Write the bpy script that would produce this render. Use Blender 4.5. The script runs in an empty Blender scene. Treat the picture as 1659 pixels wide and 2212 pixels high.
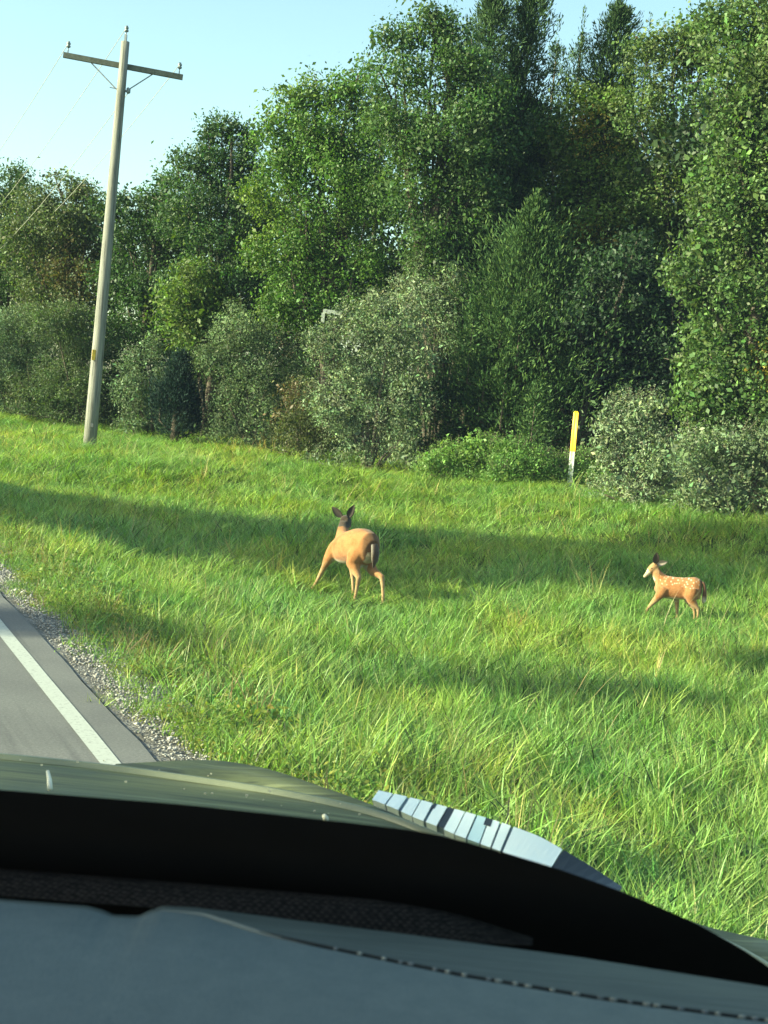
import bpy, math, random
import numpy as np
from mathutils import Vector, Matrix
R_ = math.radians
rng = np.random.default_rng(7)
random.seed(7)
SC = bpy.context.scene
COL = SC.collection

# ------------------------------------------------------------------ camera
FPX, PW, PH = 3000.0, 1659.0, 2212.0          # focal length and frame in layout units
PITCH, ROLL, CZ = R_(4.2), R_(5.4), 1.8
Fw = np.array([0, math.cos(PITCH), -math.sin(PITCH)])
R0 = np.array([1.0, 0, 0]); U0 = np.array([0, math.sin(PITCH), math.cos(PITCH)])
CR = math.cos(ROLL) * R0 + math.sin(ROLL) * U0
CU = -math.sin(ROLL) * R0 + math.cos(ROLL) * U0
cam = bpy.data.cameras.new('camera'); camo = bpy.data.objects.new('camera', cam); COL.objects.link(camo)
M = Matrix(((CR[0], CU[0], -Fw[0], 0), (CR[1], CU[1], -Fw[1], 0), (CR[2], CU[2], -Fw[2], CZ), (0, 0, 0, 1)))
camo.matrix_world = M
cam.sensor_fit = 'HORIZONTAL'; cam.sensor_width = 36.0; cam.lens = 36.0 * FPX / PW
cam.clip_start = 0.05; cam.clip_end = 3000
cam.dof.use_dof = True; cam.dof.focus_distance = 19.0; cam.dof.aperture_fstop = 26.0
SC.camera = camo

# ------------------------------------------------------------------ light
SUN_EL = R_(23.0)
SUN_AZ = math.atan2(-0.27, -0.963)             # direction in plan towards the sun
sd = Vector((math.cos(SUN_AZ) * math.cos(SUN_EL), math.sin(SUN_AZ) * math.cos(SUN_EL), math.sin(SUN_EL)))
world = bpy.data.worlds.new("World"); SC.world = world; world.use_nodes = True
nt = world.node_tree; nt.nodes.clear()
wo = nt.nodes.new('ShaderNodeOutputWorld'); bg = nt.nodes.new('ShaderNodeBackground'); sky = nt.nodes.new('ShaderNodeTexSky')
sky.sky_type = 'NISHITA'; sky.sun_disc = False; sky.sun_elevation = SUN_EL
sky.sun_rotation = math.pi / 2 - SUN_AZ
sky.air_density = 1.0; sky.dust_density = 1.6; sky.ozone_density = 1.5
bg.inputs['Strength'].default_value = 0.13
nt.links.new(sky.outputs[0], bg.inputs[0]); nt.links.new(bg.outputs[0], wo.inputs[0])
sl = bpy.data.lights.new('sun', 'SUN'); sl.energy = 5.0; sl.angle = R_(0.6); sl.color = (1.0, 0.91, 0.74)
so = bpy.data.objects.new('sun', sl); COL.objects.link(so)
so.rotation_euler = sd.to_track_quat('Z', 'Y').to_euler()
SC.view_settings.view_transform = 'Standard'; SC.view_settings.look = 'None'
SC.view_settings.exposure = 1.60; SC.view_settings.gamma = 1.0; SC.view_settings.use_curve_mapping = False
SC.render.engine = 'CYCLES'
SC.cycles.use_denoising = True
SC.cycles.max_bounces = 8; SC.cycles.transparent_max_bounces = 12
SC.cycles.diffuse_bounces = 3; SC.cycles.transmission_bounces = 4; SC.cycles.glossy_bounces = 3
SC.cycles.sample_clamp_indirect = 6

# ------------------------------------------------------------------ layout helpers
C0 = np.array([0, 0, CZ])
def ray(x, y): return Fw + CR * (x - PW / 2) / FPX - CU * (y - PH / 2) / FPX
def at(x, y, Y):
    d = ray(x, y); return C0 + d * (Y / d[1])
def atz(x, y, z):
    d = ray(x, y); return C0 + d * ((z - CZ) / d[2])
def onplane(x, y, p0, nrm):
    d = ray(x, y); return C0 + d * (np.dot(np.array(p0) - C0, nrm) / np.dot(d, nrm))
YAW = R_(24.0)
RD = np.array([-math.sin(YAW), math.cos(YAW)]); RN = np.array([math.cos(YAW), math.sin(YAW)])   # along / right of the road
def rp(v, s): return RN * v + RD * s
CTRL = []
for s in (-20, -8, 0, 6, 12, 18, 24, 30, 36, 42, 50, 65, 90):
    CTRL += [(2.15, s, -0.03), (1.0, s, -.03)]
for s in (-12, -4, 2, 6, 10, 14, 18):
    CTRL += [(3.2, s, -.26), (4.6, s, -.55), (6.3, s, -.70), (7.6, s, -.76), (9.2, s, -.76)]
for s in (22, 26):
    CTRL += [(3.2, s, -.18), (4.6, s, -.36), (6.3, s, -.46), (8.0, s, -.50), (11.0, s, -.42)]
for s in (31, 36, 42): CTRL += [(3.2, s, -.06), (5.0, s, -.04), (7.3, s, .12), (9.0, s, .15), (12, s, .22)]
for s in (50, 65, 90): CTRL += [(3.2, s, 0.0), (6, s, .2), (10, s, .35)]
for s in (-10, 0, 8, 16): CTRL += [(12, s, -.70), (15, s, -.35), (18, s, .05), (21, s, .35), (26, s, .5)]
for (x, y, z) in ((7.5, 27.1, .3), (5.4, 29.5, .30), (3.5, 31.5, .25), (0, 39.3, .3), (-3, 42, .3), (-6, 44.4, .3), (-13, 46, .3), (4.9, 36, .5),
                  (-.4, 18.4, -.7), (4.1, 18.9, -.68), (2, 25, -.42), (-2, 28, -.2), (0, 34, .05), (-3, 35, .1), (4, 24.5, -.42), (9, 33, .5), (2, 45, .5), (20, 40, .6), (0, 60, .7), (30, 20, .6), (-10, 70, .6), (20, 80, .8), (60, 60, 1)):
    CTRL.append((x * RN[0] + y * RN[1], x * RD[0] + y * RD[1], z))
CT = np.array(CTRL)
def tz(x, y):
    x = np.atleast_1d(np.asarray(x, float)); y = np.atleast_1d(np.asarray(y, float))
    v = x * RN[0] + y * RN[1]; s = x * RD[0] + y * RD[1]
    num = np.zeros_like(v); den = np.zeros_like(v)
    for cv, cs, cz in CT:
        w = 1.0 / ((v - cv) ** 2 + (.35 * (s - cs)) ** 2 + .25) ** 1.7
        num += w * cz; den += w
    z = num / den
    t = np.clip((v - 1.8) / .9, 0, 1)
    z = z * t + (-.05) * (1 - t)
    far = np.clip((-v - 6.0) / 3.0, 0, 1)
    z = np.where(v < -5, -.05 - .35 * far, z)
    z = z + .035 * np.sin(x * 1.3 + .7 * y) * np.sin(y * .9 - .4 * x) * np.clip((v - 2.6) / 3, 0, 1)
    return z
def tz1(x, y): return float(tz(x, y)[0])
def ground_px(x, y):
    d = ray(x, y)
    Ys = np.linspace(4, 90, 3500); P = C0[None] + d[None] * (Ys / d[1])[:, None]
    h = P[:, 2] - tz(P[:, 0], P[:, 1]); i = int(np.argmax(h < 0))
    return P[i]
GS = 1.0

# ------------------------------------------------------------------ mesh helpers
def mesh_np(name, V, Fc, smooth=False, tint=None):
    """V (n,3); Fc (m,k) int array with constant k, or a list of face tuples."""
    me = bpy.data.meshes.new(name)
    if isinstance(Fc, list):
        me.from_pydata([tuple(map(float, v)) for v in V], [], Fc)
    else:
        V = np.asarray(V, np.float32); Fc = np.asarray(Fc, np.int32); m, k = Fc.shape
        me.vertices.add(len(V)); me.vertices.foreach_set('co', V.ravel())
        me.loops.add(m * k); me.loops.foreach_set('vertex_index', Fc.ravel())
        me.polygons.add(m); me.polygons.foreach_set('loop_start', np.arange(0, m * k, k, dtype=np.int32))
        me.update(calc_edges=True)
    if tint is not None:
        a = me.attributes.new('tint', 'FLOAT_COLOR', 'POINT')
        t = np.ones((len(V), 4), np.float32); t[:, :3] = tint; a.data.foreach_set('color', t.ravel())
    if smooth: me.polygons.foreach_set('use_smooth', np.ones(len(me.polygons), bool))
    me.validate()
    return me
def link(name, me, mat=None, parent=None, loc=None, **props):
    o = bpy.data.objects.new(name, me); COL.objects.link(o)
    if mat is not None and me is not None:
        me.materials.clear(); me.materials.append(mat)
    if loc is not None: o.location = loc
    if parent is not None: o.parent = parent
    for k, v in props.items(): o[k] = v
    return o
def empty(name, loc, label, cat, group=None, rz=0):
    o = bpy.data.objects.new(name, None); COL.objects.link(o); o.location = loc; o.rotation_euler = (0, 0, rz)
    o['label'] = label; o['category'] = cat
    if group: o['group'] = group
    return o
class MB:
    def __init__(s): s.V = []; s.F = []
    def add(s, V, Fs):
        b = len(s.V); s.V += [tuple(map(float, v)) for v in V]; s.F += [tuple(b + i for i in f) for f in Fs]
    def box(s, c, size, rot=None):
        c = np.array(c, float); h = np.array(size, float) / 2
        P = np.array([[x, y, z] for x in (-1, 1) for y in (-1, 1) for z in (-1, 1)], float) * h
        if rot is not None: P = P @ np.array(rot, float).T
        s.add(P + c, [(0, 1, 3, 2), (4, 6, 7, 5), (0, 4, 5, 1), (2, 3, 7, 6), (0, 2, 6, 4), (1, 5, 7, 3)])
    def tube(s, pts, rad, n=8, cap=True, ell=None):
        pts = [np.array(p, float) for p in pts]; rings = []
        up = np.array([0, 0, 1.0])
        prev = None
        for i, p in enumerate(pts):
            t = pts[min(i + 1, len(pts) - 1)] - pts[max(i - 1, 0)]; t /= (np.linalg.norm(t) + 1e-9)
            if prev is None:
                a = np.cross(up, t)
                if np.linalg.norm(a) < .05: a = np.cross([1.0, 0, 0], t)
            else: a = prev - t * np.dot(prev, t)
            a /= np.linalg.norm(a); prev = a; b = np.cross(t, a)
            r = rad[i] if hasattr(rad, '__len__') else rad
            ra, rb = (r if hasattr(r, '__len__') else (r, r))
            rings.append([p + a * ra * math.cos(k * 2 * math.pi / n) + b * rb * math.sin(k * 2 * math.pi / n) for k in range(n)])
        V = [q for rg in rings for q in rg]; Fs = []
        for i in range(len(rings) - 1):
            for k in range(n):
                k2 = (k + 1) % n; Fs.append((i * n + k, i * n + k2, (i + 1) * n + k2, (i + 1) * n + k))
        if cap: Fs.append(tuple(range(n - 1, -1, -1))); Fs.append(tuple((len(rings) - 1) * n + k for k in range(n)))
        s.add(V, Fs)
    def mesh(s, name, smooth=False):
        return mesh_np(name, s.V, s.F, smooth)
def grid_mesh(name, P, smooth=True):
    """P (a,b,3) array of points -> quad grid"""
    a, b = P.shape[:2]; I = np.arange(a * b).reshape(a, b)
    Fq = np.stack([I[:-1, :-1], I[1:, :-1], I[1:, 1:], I[:-1, 1:]], -1).reshape(-1, 4)
    return mesh_np(name, P.reshape(-1, 3), Fq, smooth)

# ------------------------------------------------------------------ materials
class NT:
    def __init__(s, name):
        s.m = bpy.data.materials.new(name); s.m.use_nodes = True; s.t = s.m.node_tree; s.t.nodes.clear()
        s.out = s.n('ShaderNodeOutputMaterial')
    def n(s, typ, **kw):
        nd = s.t.nodes.new(typ)
        for k, v in kw.items():
            if k.startswith('_'): setattr(nd, k[1:], v)
            else: nd.inputs[k.replace('__', ' ')].default_value = v
        return nd
    def l(s, a, b): s.t.links.new(a, b)
    def noise(s, scale, detail=4, rough=.6, vec=None, dist=0):
        nd = s.n('ShaderNodeTexNoise', Scale=scale, Detail=detail, Roughness=rough, Distortion=dist)
        if vec is None:
            tc = s.n('ShaderNodeNewGeometry'); vec = tc.outputs['Position']
        s.l(vec, nd.inputs['Vector']); return nd.outputs['Fac']
    def ramp(s, fac, stops):
        r = s.n('ShaderNodeValToRGB'); e = r.color_ramp.elements
        while len(e) > 1: e.remove(e[-1])
        for i, (p, c) in enumerate(stops):
            el = e[0] if i == 0 else e.new(p)
            el.position = p; el.color = (*c, 1) if len(c) == 3 else c
        s.l(fac, r.inputs[0]); return r.outputs[0]
    def mix(s, a, b, fac, mode='MIX'):
        m = s.n('ShaderNodeMix', _data_type='RGBA', _blend_type=mode)
        for sock, v in ((m.inputs[0], fac), (m.inputs[6], a), (m.inputs[7], b)):
            if hasattr(v, 'is_output'): s.l(v, sock)
            else: sock.default_value = v if not isinstance(v, tuple) else ((*v, 1) if len(v) == 3 else v)
        return m.outputs[2]
    def bsdf(s, col, rough=.6, spec=.3, metal=0, bump=None, bstr=.3, bdist=.02, coat=0):
        b = s.n('ShaderNodeBsdfPrincipled'); b.inputs['Roughness'].default_value = rough
        b.inputs['Specular IOR Level'].default_value = spec; b.inputs['Metallic'].default_value = metal
        b.inputs['Coat Weight'].default_value = coat
        if hasattr(col, 'is_output'): s.l(col, b.inputs['Base Color'])
        else: b.inputs['Base Color'].default_value = (*col, 1)
        if bump is not None:
            bp = s.n('ShaderNodeBump', Strength=bstr, Distance=bdist); s.l(bump, bp.inputs['Height']); s.l(bp.outputs[0], b.inputs['Normal'])
        return b
    def done(s, sh): s.l(sh.outputs[0] if hasattr(sh, 'outputs') else sh, s.out.inputs[0]); return s.m
def simple(name, col, rough=.6, spec=.3, metal=0, var=.15, vscale=8, coat=0, bump=0):
    t = NT(name); f = t.noise(vscale)
    a = tuple(c * (1 - var) for c in col); b = tuple(min(1, c * (1 + var)) for c in col)
    c = t.ramp(f, [(.3, a), (.7, b)])
    return t.done(t.bsdf(c, rough, spec, metal, bump=f if bump else None, bstr=bump, coat=coat))
def leafmat(name, transl=.35, rough=.5, spec=.3, patch=None):
    t = NT(name); a = t.n('ShaderNodeAttribute', _attribute_name='tint'); col = a.outputs['Color']
    if patch:
        f = t.noise(patch[0], 3); col = t.mix(col, patch[1], t.ramp(f, [(.45, (0, 0, 0)), (.65, (1, 1, 1))]), 'MULTIPLY')
    b = t.bsdf(col, rough, spec)
    tr = t.n('ShaderNodeBsdfTranslucent'); t.l(t.mix(col, (1.25, 1.35, .55), 1.0, 'MULTIPLY'), tr.inputs[0])
    m = t.n('ShaderNodeMixShader', Fac=transl); t.l(b.outputs[0], m.inputs[1]); t.l(tr.outputs[0], m.inputs[2])
    return t.done(m)
M_leaf = leafmat('leaf_green', .35); M_silver = leafmat('leaf_silver', .2, .75, .12)
M_cedar = leafmat('cedar_spray', .15, .7, .15)
def barkmat():
    t = NT('bark'); g = t.n('ShaderNodeTexCoord'); mp = t.n('ShaderNodeMapping'); mp.inputs['Scale'].default_value = (9, 9, 1.5)
    t.l(g.outputs['Object'], mp.inputs[0]); f = t.noise(2.5, 6, .7, mp.outputs[0])
    return t.done(t.bsdf(t.ramp(f, [(.3, (.05, .04, .03)), (.7, (.17, .145, .115))]), .9, .1, bump=f, bstr=.7, bdist=.03))
M_bark = barkmat()

# ------------------------------------------------------------------ ground sheet
def make_ground():
    def axis(lo, hi, fine0, fine1, st):
        a = list(np.arange(fine0, fine1, st)); x = fine1; d = st
        while x < hi: a.append(x); d *= 1.22; x += d
        a.append(hi); x = fine0; d = st; pre = []
        while x > lo:
            d *= 1.22; x -= d; pre.append(max(x, lo))
        return np.array(sorted(set(pre + a)))
    vs = axis(-1500, 1500, -8, 26, .4); ss = axis(-1500, 1500, -12, 70, .7)
    VV, SS = np.meshgrid(vs, ss, indexing='ij')
    X = RN[0] * VV + RD[0] * SS; Y = RN[1] * VV + RD[1] * SS
    Z = tz(X.ravel(), Y.ravel()).reshape(X.shape)
    t = NT('soil_turf'); f = t.noise(.55, 4); g = t.noise(14, 6, .7)
    a = t.ramp(g, [(.3, (.030, .045, .014)), (.55, (.055, .085, .024)), (.8, (.10, .11, .045))])
    b = t.mix(a, (.11, .095, .05), t.ramp(f, [(.55, (0, 0, 0)), (.75, (.6, .6, .6))]))
    mat = t.done(t.bsdf(b, .95, .1, bump=g, bstr=.8, bdist=.05))
    link('ground', grid_mesh('ground', np.stack([X, Y, Z], -1)), mat, kind='structure')
make_ground()

# ------------------------------------------------------------------ road
def strip(name, v0, v1, z0, z1, s0=-60, s1=700, ds=1.0, jag=0, nv=2):
    ss = np.concatenate([np.arange(s0, 60, ds), np.geomspace(60, s1, 30)])
    P = np.zeros((nv, len(ss), 3)); r = np.random.default_rng(3)
    j = np.zeros(len(ss))
    if jag: j = np.interp(np.arange(len(ss)), np.arange(0, len(ss) + 3, 1), r.normal(0, jag, len(ss) + 3))
    for i in range(nv):
        k = i / (nv - 1); v = v0 + (v1 - v0) * k + (j if i == nv - 1 else 0)
        P[i, :, 0] = RN[0] * v + RD[0] * ss; P[i, :, 1] = RN[1] * v + RD[1] * ss; P[i, :, 2] = z0 + (z1 - z0) * k
    return grid_mesh(name, P[::-1], False)
def make_road():
    t = NT('asphalt'); f = t.noise(60, 8, .85); g = t.noise(1.1, 5)
    c = t.ramp(f, [(.25, (.070, .072, .072)), (.5, (.135, .136, .133)), (.78, (.24, .24, .232))])
    c = t.mix(c, (.78, .78, .8), t.ramp(g, [(.4, (0, 0, 0)), (.7, (1, 1, 1))]), 'MULTIPLY')
    # tyre tracks: streaks that run along the road
    tc = t.n('ShaderNodeNewGeometry'); mp = t.n('ShaderNodeMapping'); mp.inputs['Rotation'].default_value = (0, 0, -YAW)
    mp2 = t.n('ShaderNodeMapping'); mp2.inputs['Scale'].default_value = (9, .25, 1)
    t.l(tc.outputs['Position'], mp.inputs[0]); t.l(mp.outputs[0], mp2.inputs[0])
    h = t.noise(1, 3, .6, mp2.outputs[0])
    c = t.mix(c, (.72, .72, .74), t.ramp(h, [(.55, (0, 0, 0)), (.72, (1, 1, 1))]), 'MULTIPLY')
    asphalt = t.done(t.bsdf(c, .85, .25, bump=f, bstr=.5, bdist=.004))
    link('road', strip('road', -5.4, 1.80, 0, 0, ds=.35, jag=.006), asphalt, kind='structure')
    # worn dark seam at the pavement edge
    t = NT('asphalt_edge'); f = t.noise(30, 5)
    link('road_edge', strip('road_edge', 1.79, 1.808, -.001, -.02, ds=.35, jag=.005), t.done(t.bsdf(t.ramp(f, [(.35, (.04, .04, .038)), (.7, (.12, .115, .10))]), .95, .1)), kind='structure')
    t = NT('line_paint'); f = t.noise(40, 6, .7)
    white = t.done(t.bsdf(t.ramp(f, [(.34, (.20, .21, .20)), (.43, (.34, .36, .335)), (.8, (.40, .425, .395))]), .75, .3))
    link('road_line', strip('road_line', 1.515, 1.615, .004, .004, ds=.5, jag=.0015), white, kind='structure')
    yel = simple('yellow_paint', (.55, .36, .04), .75)
    link('road_line', strip('road_line', -1.95, -1.85, .004, .004), yel, kind='structure')
    link('road_line', strip('road_line', -2.2, -2.1, .004, .004), yel, kind='structure')
    t = NT('gravel'); v = t.n('ShaderNodeTexVoronoi', Scale=55); gg = t.n('ShaderNodeNewGeometry'); t.l(gg.outputs['Position'], v.inputs['Vector'])
    f = t.noise(4, 4); c = t.ramp(v.outputs['Color'], [(0, (.09, .085, .078)), (.5, (.17, .16, .145)), (1, (.30, .285, .26))])
    c = t.mix(c, (.6, .57, .5), t.ramp(f, [(.45, (0, 0, 0)), (.7, (1, 1, 1))]), 'MULTIPLY')
    link('gravel_shoulder', strip('gravel_shoulder', 1.81, 2.42, -.010, -.085, ds=.3, nv=6), t.done(t.bsdf(c, .95, .15, bump=v.outputs['Distance'], bstr=.8, bdist=.01)), kind='structure')
make_road()

def pebbles():
    r = np.random.default_rng(5); n = 9000
    s = np.concatenate([r.uniform(3, 16, n * 2 // 3), r.uniform(12, 40, n - n * 2 // 3)])
    v = 1.83 + np.abs(r.normal(0, .15, n)) + r.uniform(0, .12, n)
    sz = r.gamma(2.0, .0022, n) + .0035
    base = np.array([[1, 0, 0], [-1, 0, 0], [0, 1, 0], [0, -1, 0], [0, 0, .7], [0, 0, -.5]], float)
    faces = np.array([[0, 2, 4], [2, 1, 4], [1, 3, 4], [3, 0, 4], [2, 0, 5], [1, 2, 5], [3, 1, 5], [0, 3, 5]])
    V = base[None] * sz[:, None, None] * r.uniform(.6, 1.35, (n, 6, 1))
    a = r.uniform(0, 6.28, n); ca, sa = np.cos(a)[:, None], np.sin(a)[:, None]
    X = V[:, :, 0] * ca - V[:, :, 1] * sa; Y = V[:, :, 0] * sa + V[:, :, 1] * ca
    px = RN[0] * v + RD[0] * s; py = RN[1] * v + RD[1] * s; pz = -.012 - (v - 1.83) * .05 + sz * .3
    P = np.stack([X + px[:, None], Y + py[:, None], V[:, :, 2] + pz[:, None]], -1).reshape(-1, 3)
    Fq = (faces[None] + (np.arange(n) * 6)[:, None, None]).reshape(-1, 3)
    g = r.uniform(.20, .38, (n, 1)) * np.array([[1, .96, .90]]); tint = np.repeat(g, 6, 0)
    t = NT('stone'); at_ = t.n('ShaderNodeAttribute', _attribute_name='tint')
    link('gravel', mesh_np('gravel', P, Fq, False, tint), t.done(t.bsdf(at_.outputs['Color'], .9, .2)), kind='stuff', label='loose pale gravel along the edge of the asphalt', category='gravel')
pebbles()

# ------------------------------------------------------------------ scatter (grass and weeds)
def scatter(name, protos, pts, rot, scl, idx, mat, **props):
    me = bpy.data.meshes.new(name); me.vertices.add(len(pts)); me.vertices.foreach_set('co', np.asarray(pts, np.float32).ravel())
    a = me.attributes.new('rot', 'FLOAT_VECTOR', 'POINT'); a.data.foreach_set('vector', np.asarray(rot, np.float32).ravel())
    a = me.attributes.new('scl', 'FLOAT_VECTOR', 'POINT'); a.data.foreach_set('vector', np.asarray(scl, np.float32).ravel())
    a = me.attributes.new('idx', 'INT', 'POINT'); a.data.foreach_set('value', np.asarray(idx, np.int32))
    o = link(name, me, None, **props)
    ng = bpy.data.node_groups.new(name + '_nodes', 'GeometryNodeTree')
    ng.interface.new_socket('Geometry', in_out='INPUT', socket_type='NodeSocketGeometry')
    ng.interface.new_socket('Geometry', in_out='OUTPUT', socket_type='NodeSocketGeometry')
    N = ng.nodes; L = ng.links
    gi = N.new('NodeGroupInput'); go = N.new('NodeGroupOutput')
    m2p = N.new('GeometryNodeMeshToPoints'); L.new(gi.outputs[0], m2p.inputs[0])
    iop = N.new('GeometryNodeInstanceOnPoints'); L.new(m2p.outputs[0], iop.inputs['Points'])
    jn = N.new('GeometryNodeGeometryToInstance')
    for me_ in protos[::-1]:
        po = bpy.data.objects.new('proto', me_); me_.materials.clear(); me_.materials.append(mat)
        oi = N.new('GeometryNodeObjectInfo'); oi.inputs['Object'].default_value = po; oi.inputs['As Instance'].default_value = True
        L.new(oi.outputs['Geometry'], jn.inputs[0])
    L.new(jn.outputs[0], iop.inputs['Instance'])
    iop.inputs['Pick Instance'].default_value = True
    def attr(nm, dt):
        k = N.new('GeometryNodeInputNamedAttribute'); k.data_type = dt; k.inputs['Name'].default_value = nm
        return k.outputs['Attribute']
    L.new(attr('idx', 'INT'), iop.inputs['Instance Index'])
    e2r = N.new('FunctionNodeEulerToRotation'); L.new(attr('rot', 'FLOAT_VECTOR'), e2r.inputs[0]); L.new(e2r.outputs[0], iop.inputs['Rotation'])
    L.new(attr('scl', 'FLOAT_VECTOR'), iop.inputs['Scale'])
    L.new(iop.outputs[0], go.inputs[0])
    md = o.modifiers.new('scatter', 'NODES'); md.node_group = ng
    return o
def blade_clump(seed, nb, rad, hmin, hmax, width, lean, col, colj, seg=3, dry=.03):
    r = np.random.default_rng(seed)
    a = r.uniform(0, 6.283, nb); d = rad * np.sqrt(r.uniform(0, 1, nb)); bx, by = d * np.cos(a), d * np.sin(a)
    h = r.uniform(hmin, hmax, nb); th = r.uniform(0, 6.283, nb); ln = np.abs(r.normal(0, lean, nb)) + .05
    bend = r.uniform(.2, 1.5, nb) * lean; w = width * r.uniform(.6, 1.3, nb); tw = th + math.pi / 2 + r.normal(0, .5, nb)
    V = np.zeros((nb, seg * 2 + 1, 3))
    for k in range(seg + 1):
        t = k / seg; hor = h * (ln * t + bend * t * t); up = h * t * np.sqrt(np.clip(1 - .25 * (ln + bend) ** 2 * t, .15, 1))
        cx, cy = bx + hor * np.cos(th), by + hor * np.sin(th); ww = w * (1 - .75 * t ** 1.6) * .5
        if k < seg:
            V[:, 2 * k] = np.stack([cx + ww * np.cos(tw), cy + ww * np.sin(tw), up], -1)
            V[:, 2 * k + 1] = np.stack([cx - ww * np.cos(tw), cy - ww * np.sin(tw), up], -1)
        else: V[:, 2 * seg] = np.stack([cx, cy, up], -1)
    V[:, 0, 2] -= .05; V[:, 1, 2] -= .05
    n = seg * 2 + 1; fs = []
    for k in range(seg - 1): fs += [[2 * k, 2 * k + 1, 2 * k + 3], [2 * k, 2 * k + 3, 2 * k + 2]]
    fs.append([2 * seg - 2, 2 * seg - 1, 2 * seg])
    Fq = (np.array(fs)[None] + (np.arange(nb) * n)[:, None, None]).reshape(-1, 3)
    c = np.array(col)[None] * (1 + r.normal(0, colj, (nb, 1))) * (1 + r.normal(0, .08, (nb, 3)))
    isdry = r.uniform(0, 1, nb) < dry; c[isdry] = np.array([.34, .37, .17]) * r.uniform(.7, 1.3, (isdry.sum(), 1))
    return mesh_np('clump', V.reshape(-1, 3), Fq, False, np.repeat(np.clip(c, .005, .9), n, 0))
def grassmat():
    t = NT('grass_blade'); a = t.n('ShaderNodeAttribute', _attribute_name='tint'); col = a.outputs['Color']
    f = t.noise(.35, 4, .6); g = t.noise(1.6, 3, .6); o = t.n('ShaderNodeObjectInfo')
    col = t.mix(col, (1.50, 1.15, .85), t.ramp(f, [(.42, (0, 0, 0)), (.62, (1, 1, 1))]), 'MULTIPLY')
    col = t.mix(col, (.60, .78, .75), t.ramp(g, [(.42, (0, 0, 0)), (.66, (1, 1, 1))]), 'MULTIPLY')
    col = t.mix(col, (1.2, 1.12, .95), o.outputs['Random'], 'MULTIPLY')
    b = t.bsdf(col, .45, .35)
    tr = t.n('ShaderNodeBsdfTranslucent'); t.l(t.mix(col, (1.2, 1.35, .5), 1.0, 'MULTIPLY'), tr.inputs[0])
    m = t.n('ShaderNodeMixShader', Fac=.35); t.l(b.outputs[0], m.inputs[1]); t.l(tr.outputs[0], m.inputs[2])
    return t.done(m)
M_grass = grassmat()
TREELINE = np.array([(-30, 62), (-13, 47.0), (-6, 45), (-1, 40.5), (3.2, 35.5), (7.5, 27.6), (14, 19), (30, 0)], float)
def scatter_area(r, dens, y0, y1, v0=1.98, margin=3.0, far=1.5):
    A = (y1 - y0) * (.60 * y1 + 2 * margin); n = int(A * dens)
    y = r.uniform(y0, y1, n); x = r.uniform(-1, 1, n) * (.30 * y1 + margin)
    k = np.abs(x) < .30 * y + margin; x, y = x[k], y[k]
    v = x * RN[0] + y * RN[1]
    k = (v > v0 + .12 * np.sin(x * 5) + .1 * np.sin(y * 3.1)) & (y < np.interp(x, TREELINE[:, 0], TREELINE[:, 1]) + far)
    return x[k], y[k], v[k]
def pnoise(x, y, sc, seed):
    r = np.random.default_rng(seed); o = np.zeros_like(x)
    for i in range(6):
        a = r.uniform(0, 6.28); f = sc * r.uniform(.5, 1.8); o += np.sin((x * math.cos(a) + y * math.sin(a)) * f + r.uniform(0, 6.28))
    return o / 6
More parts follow.
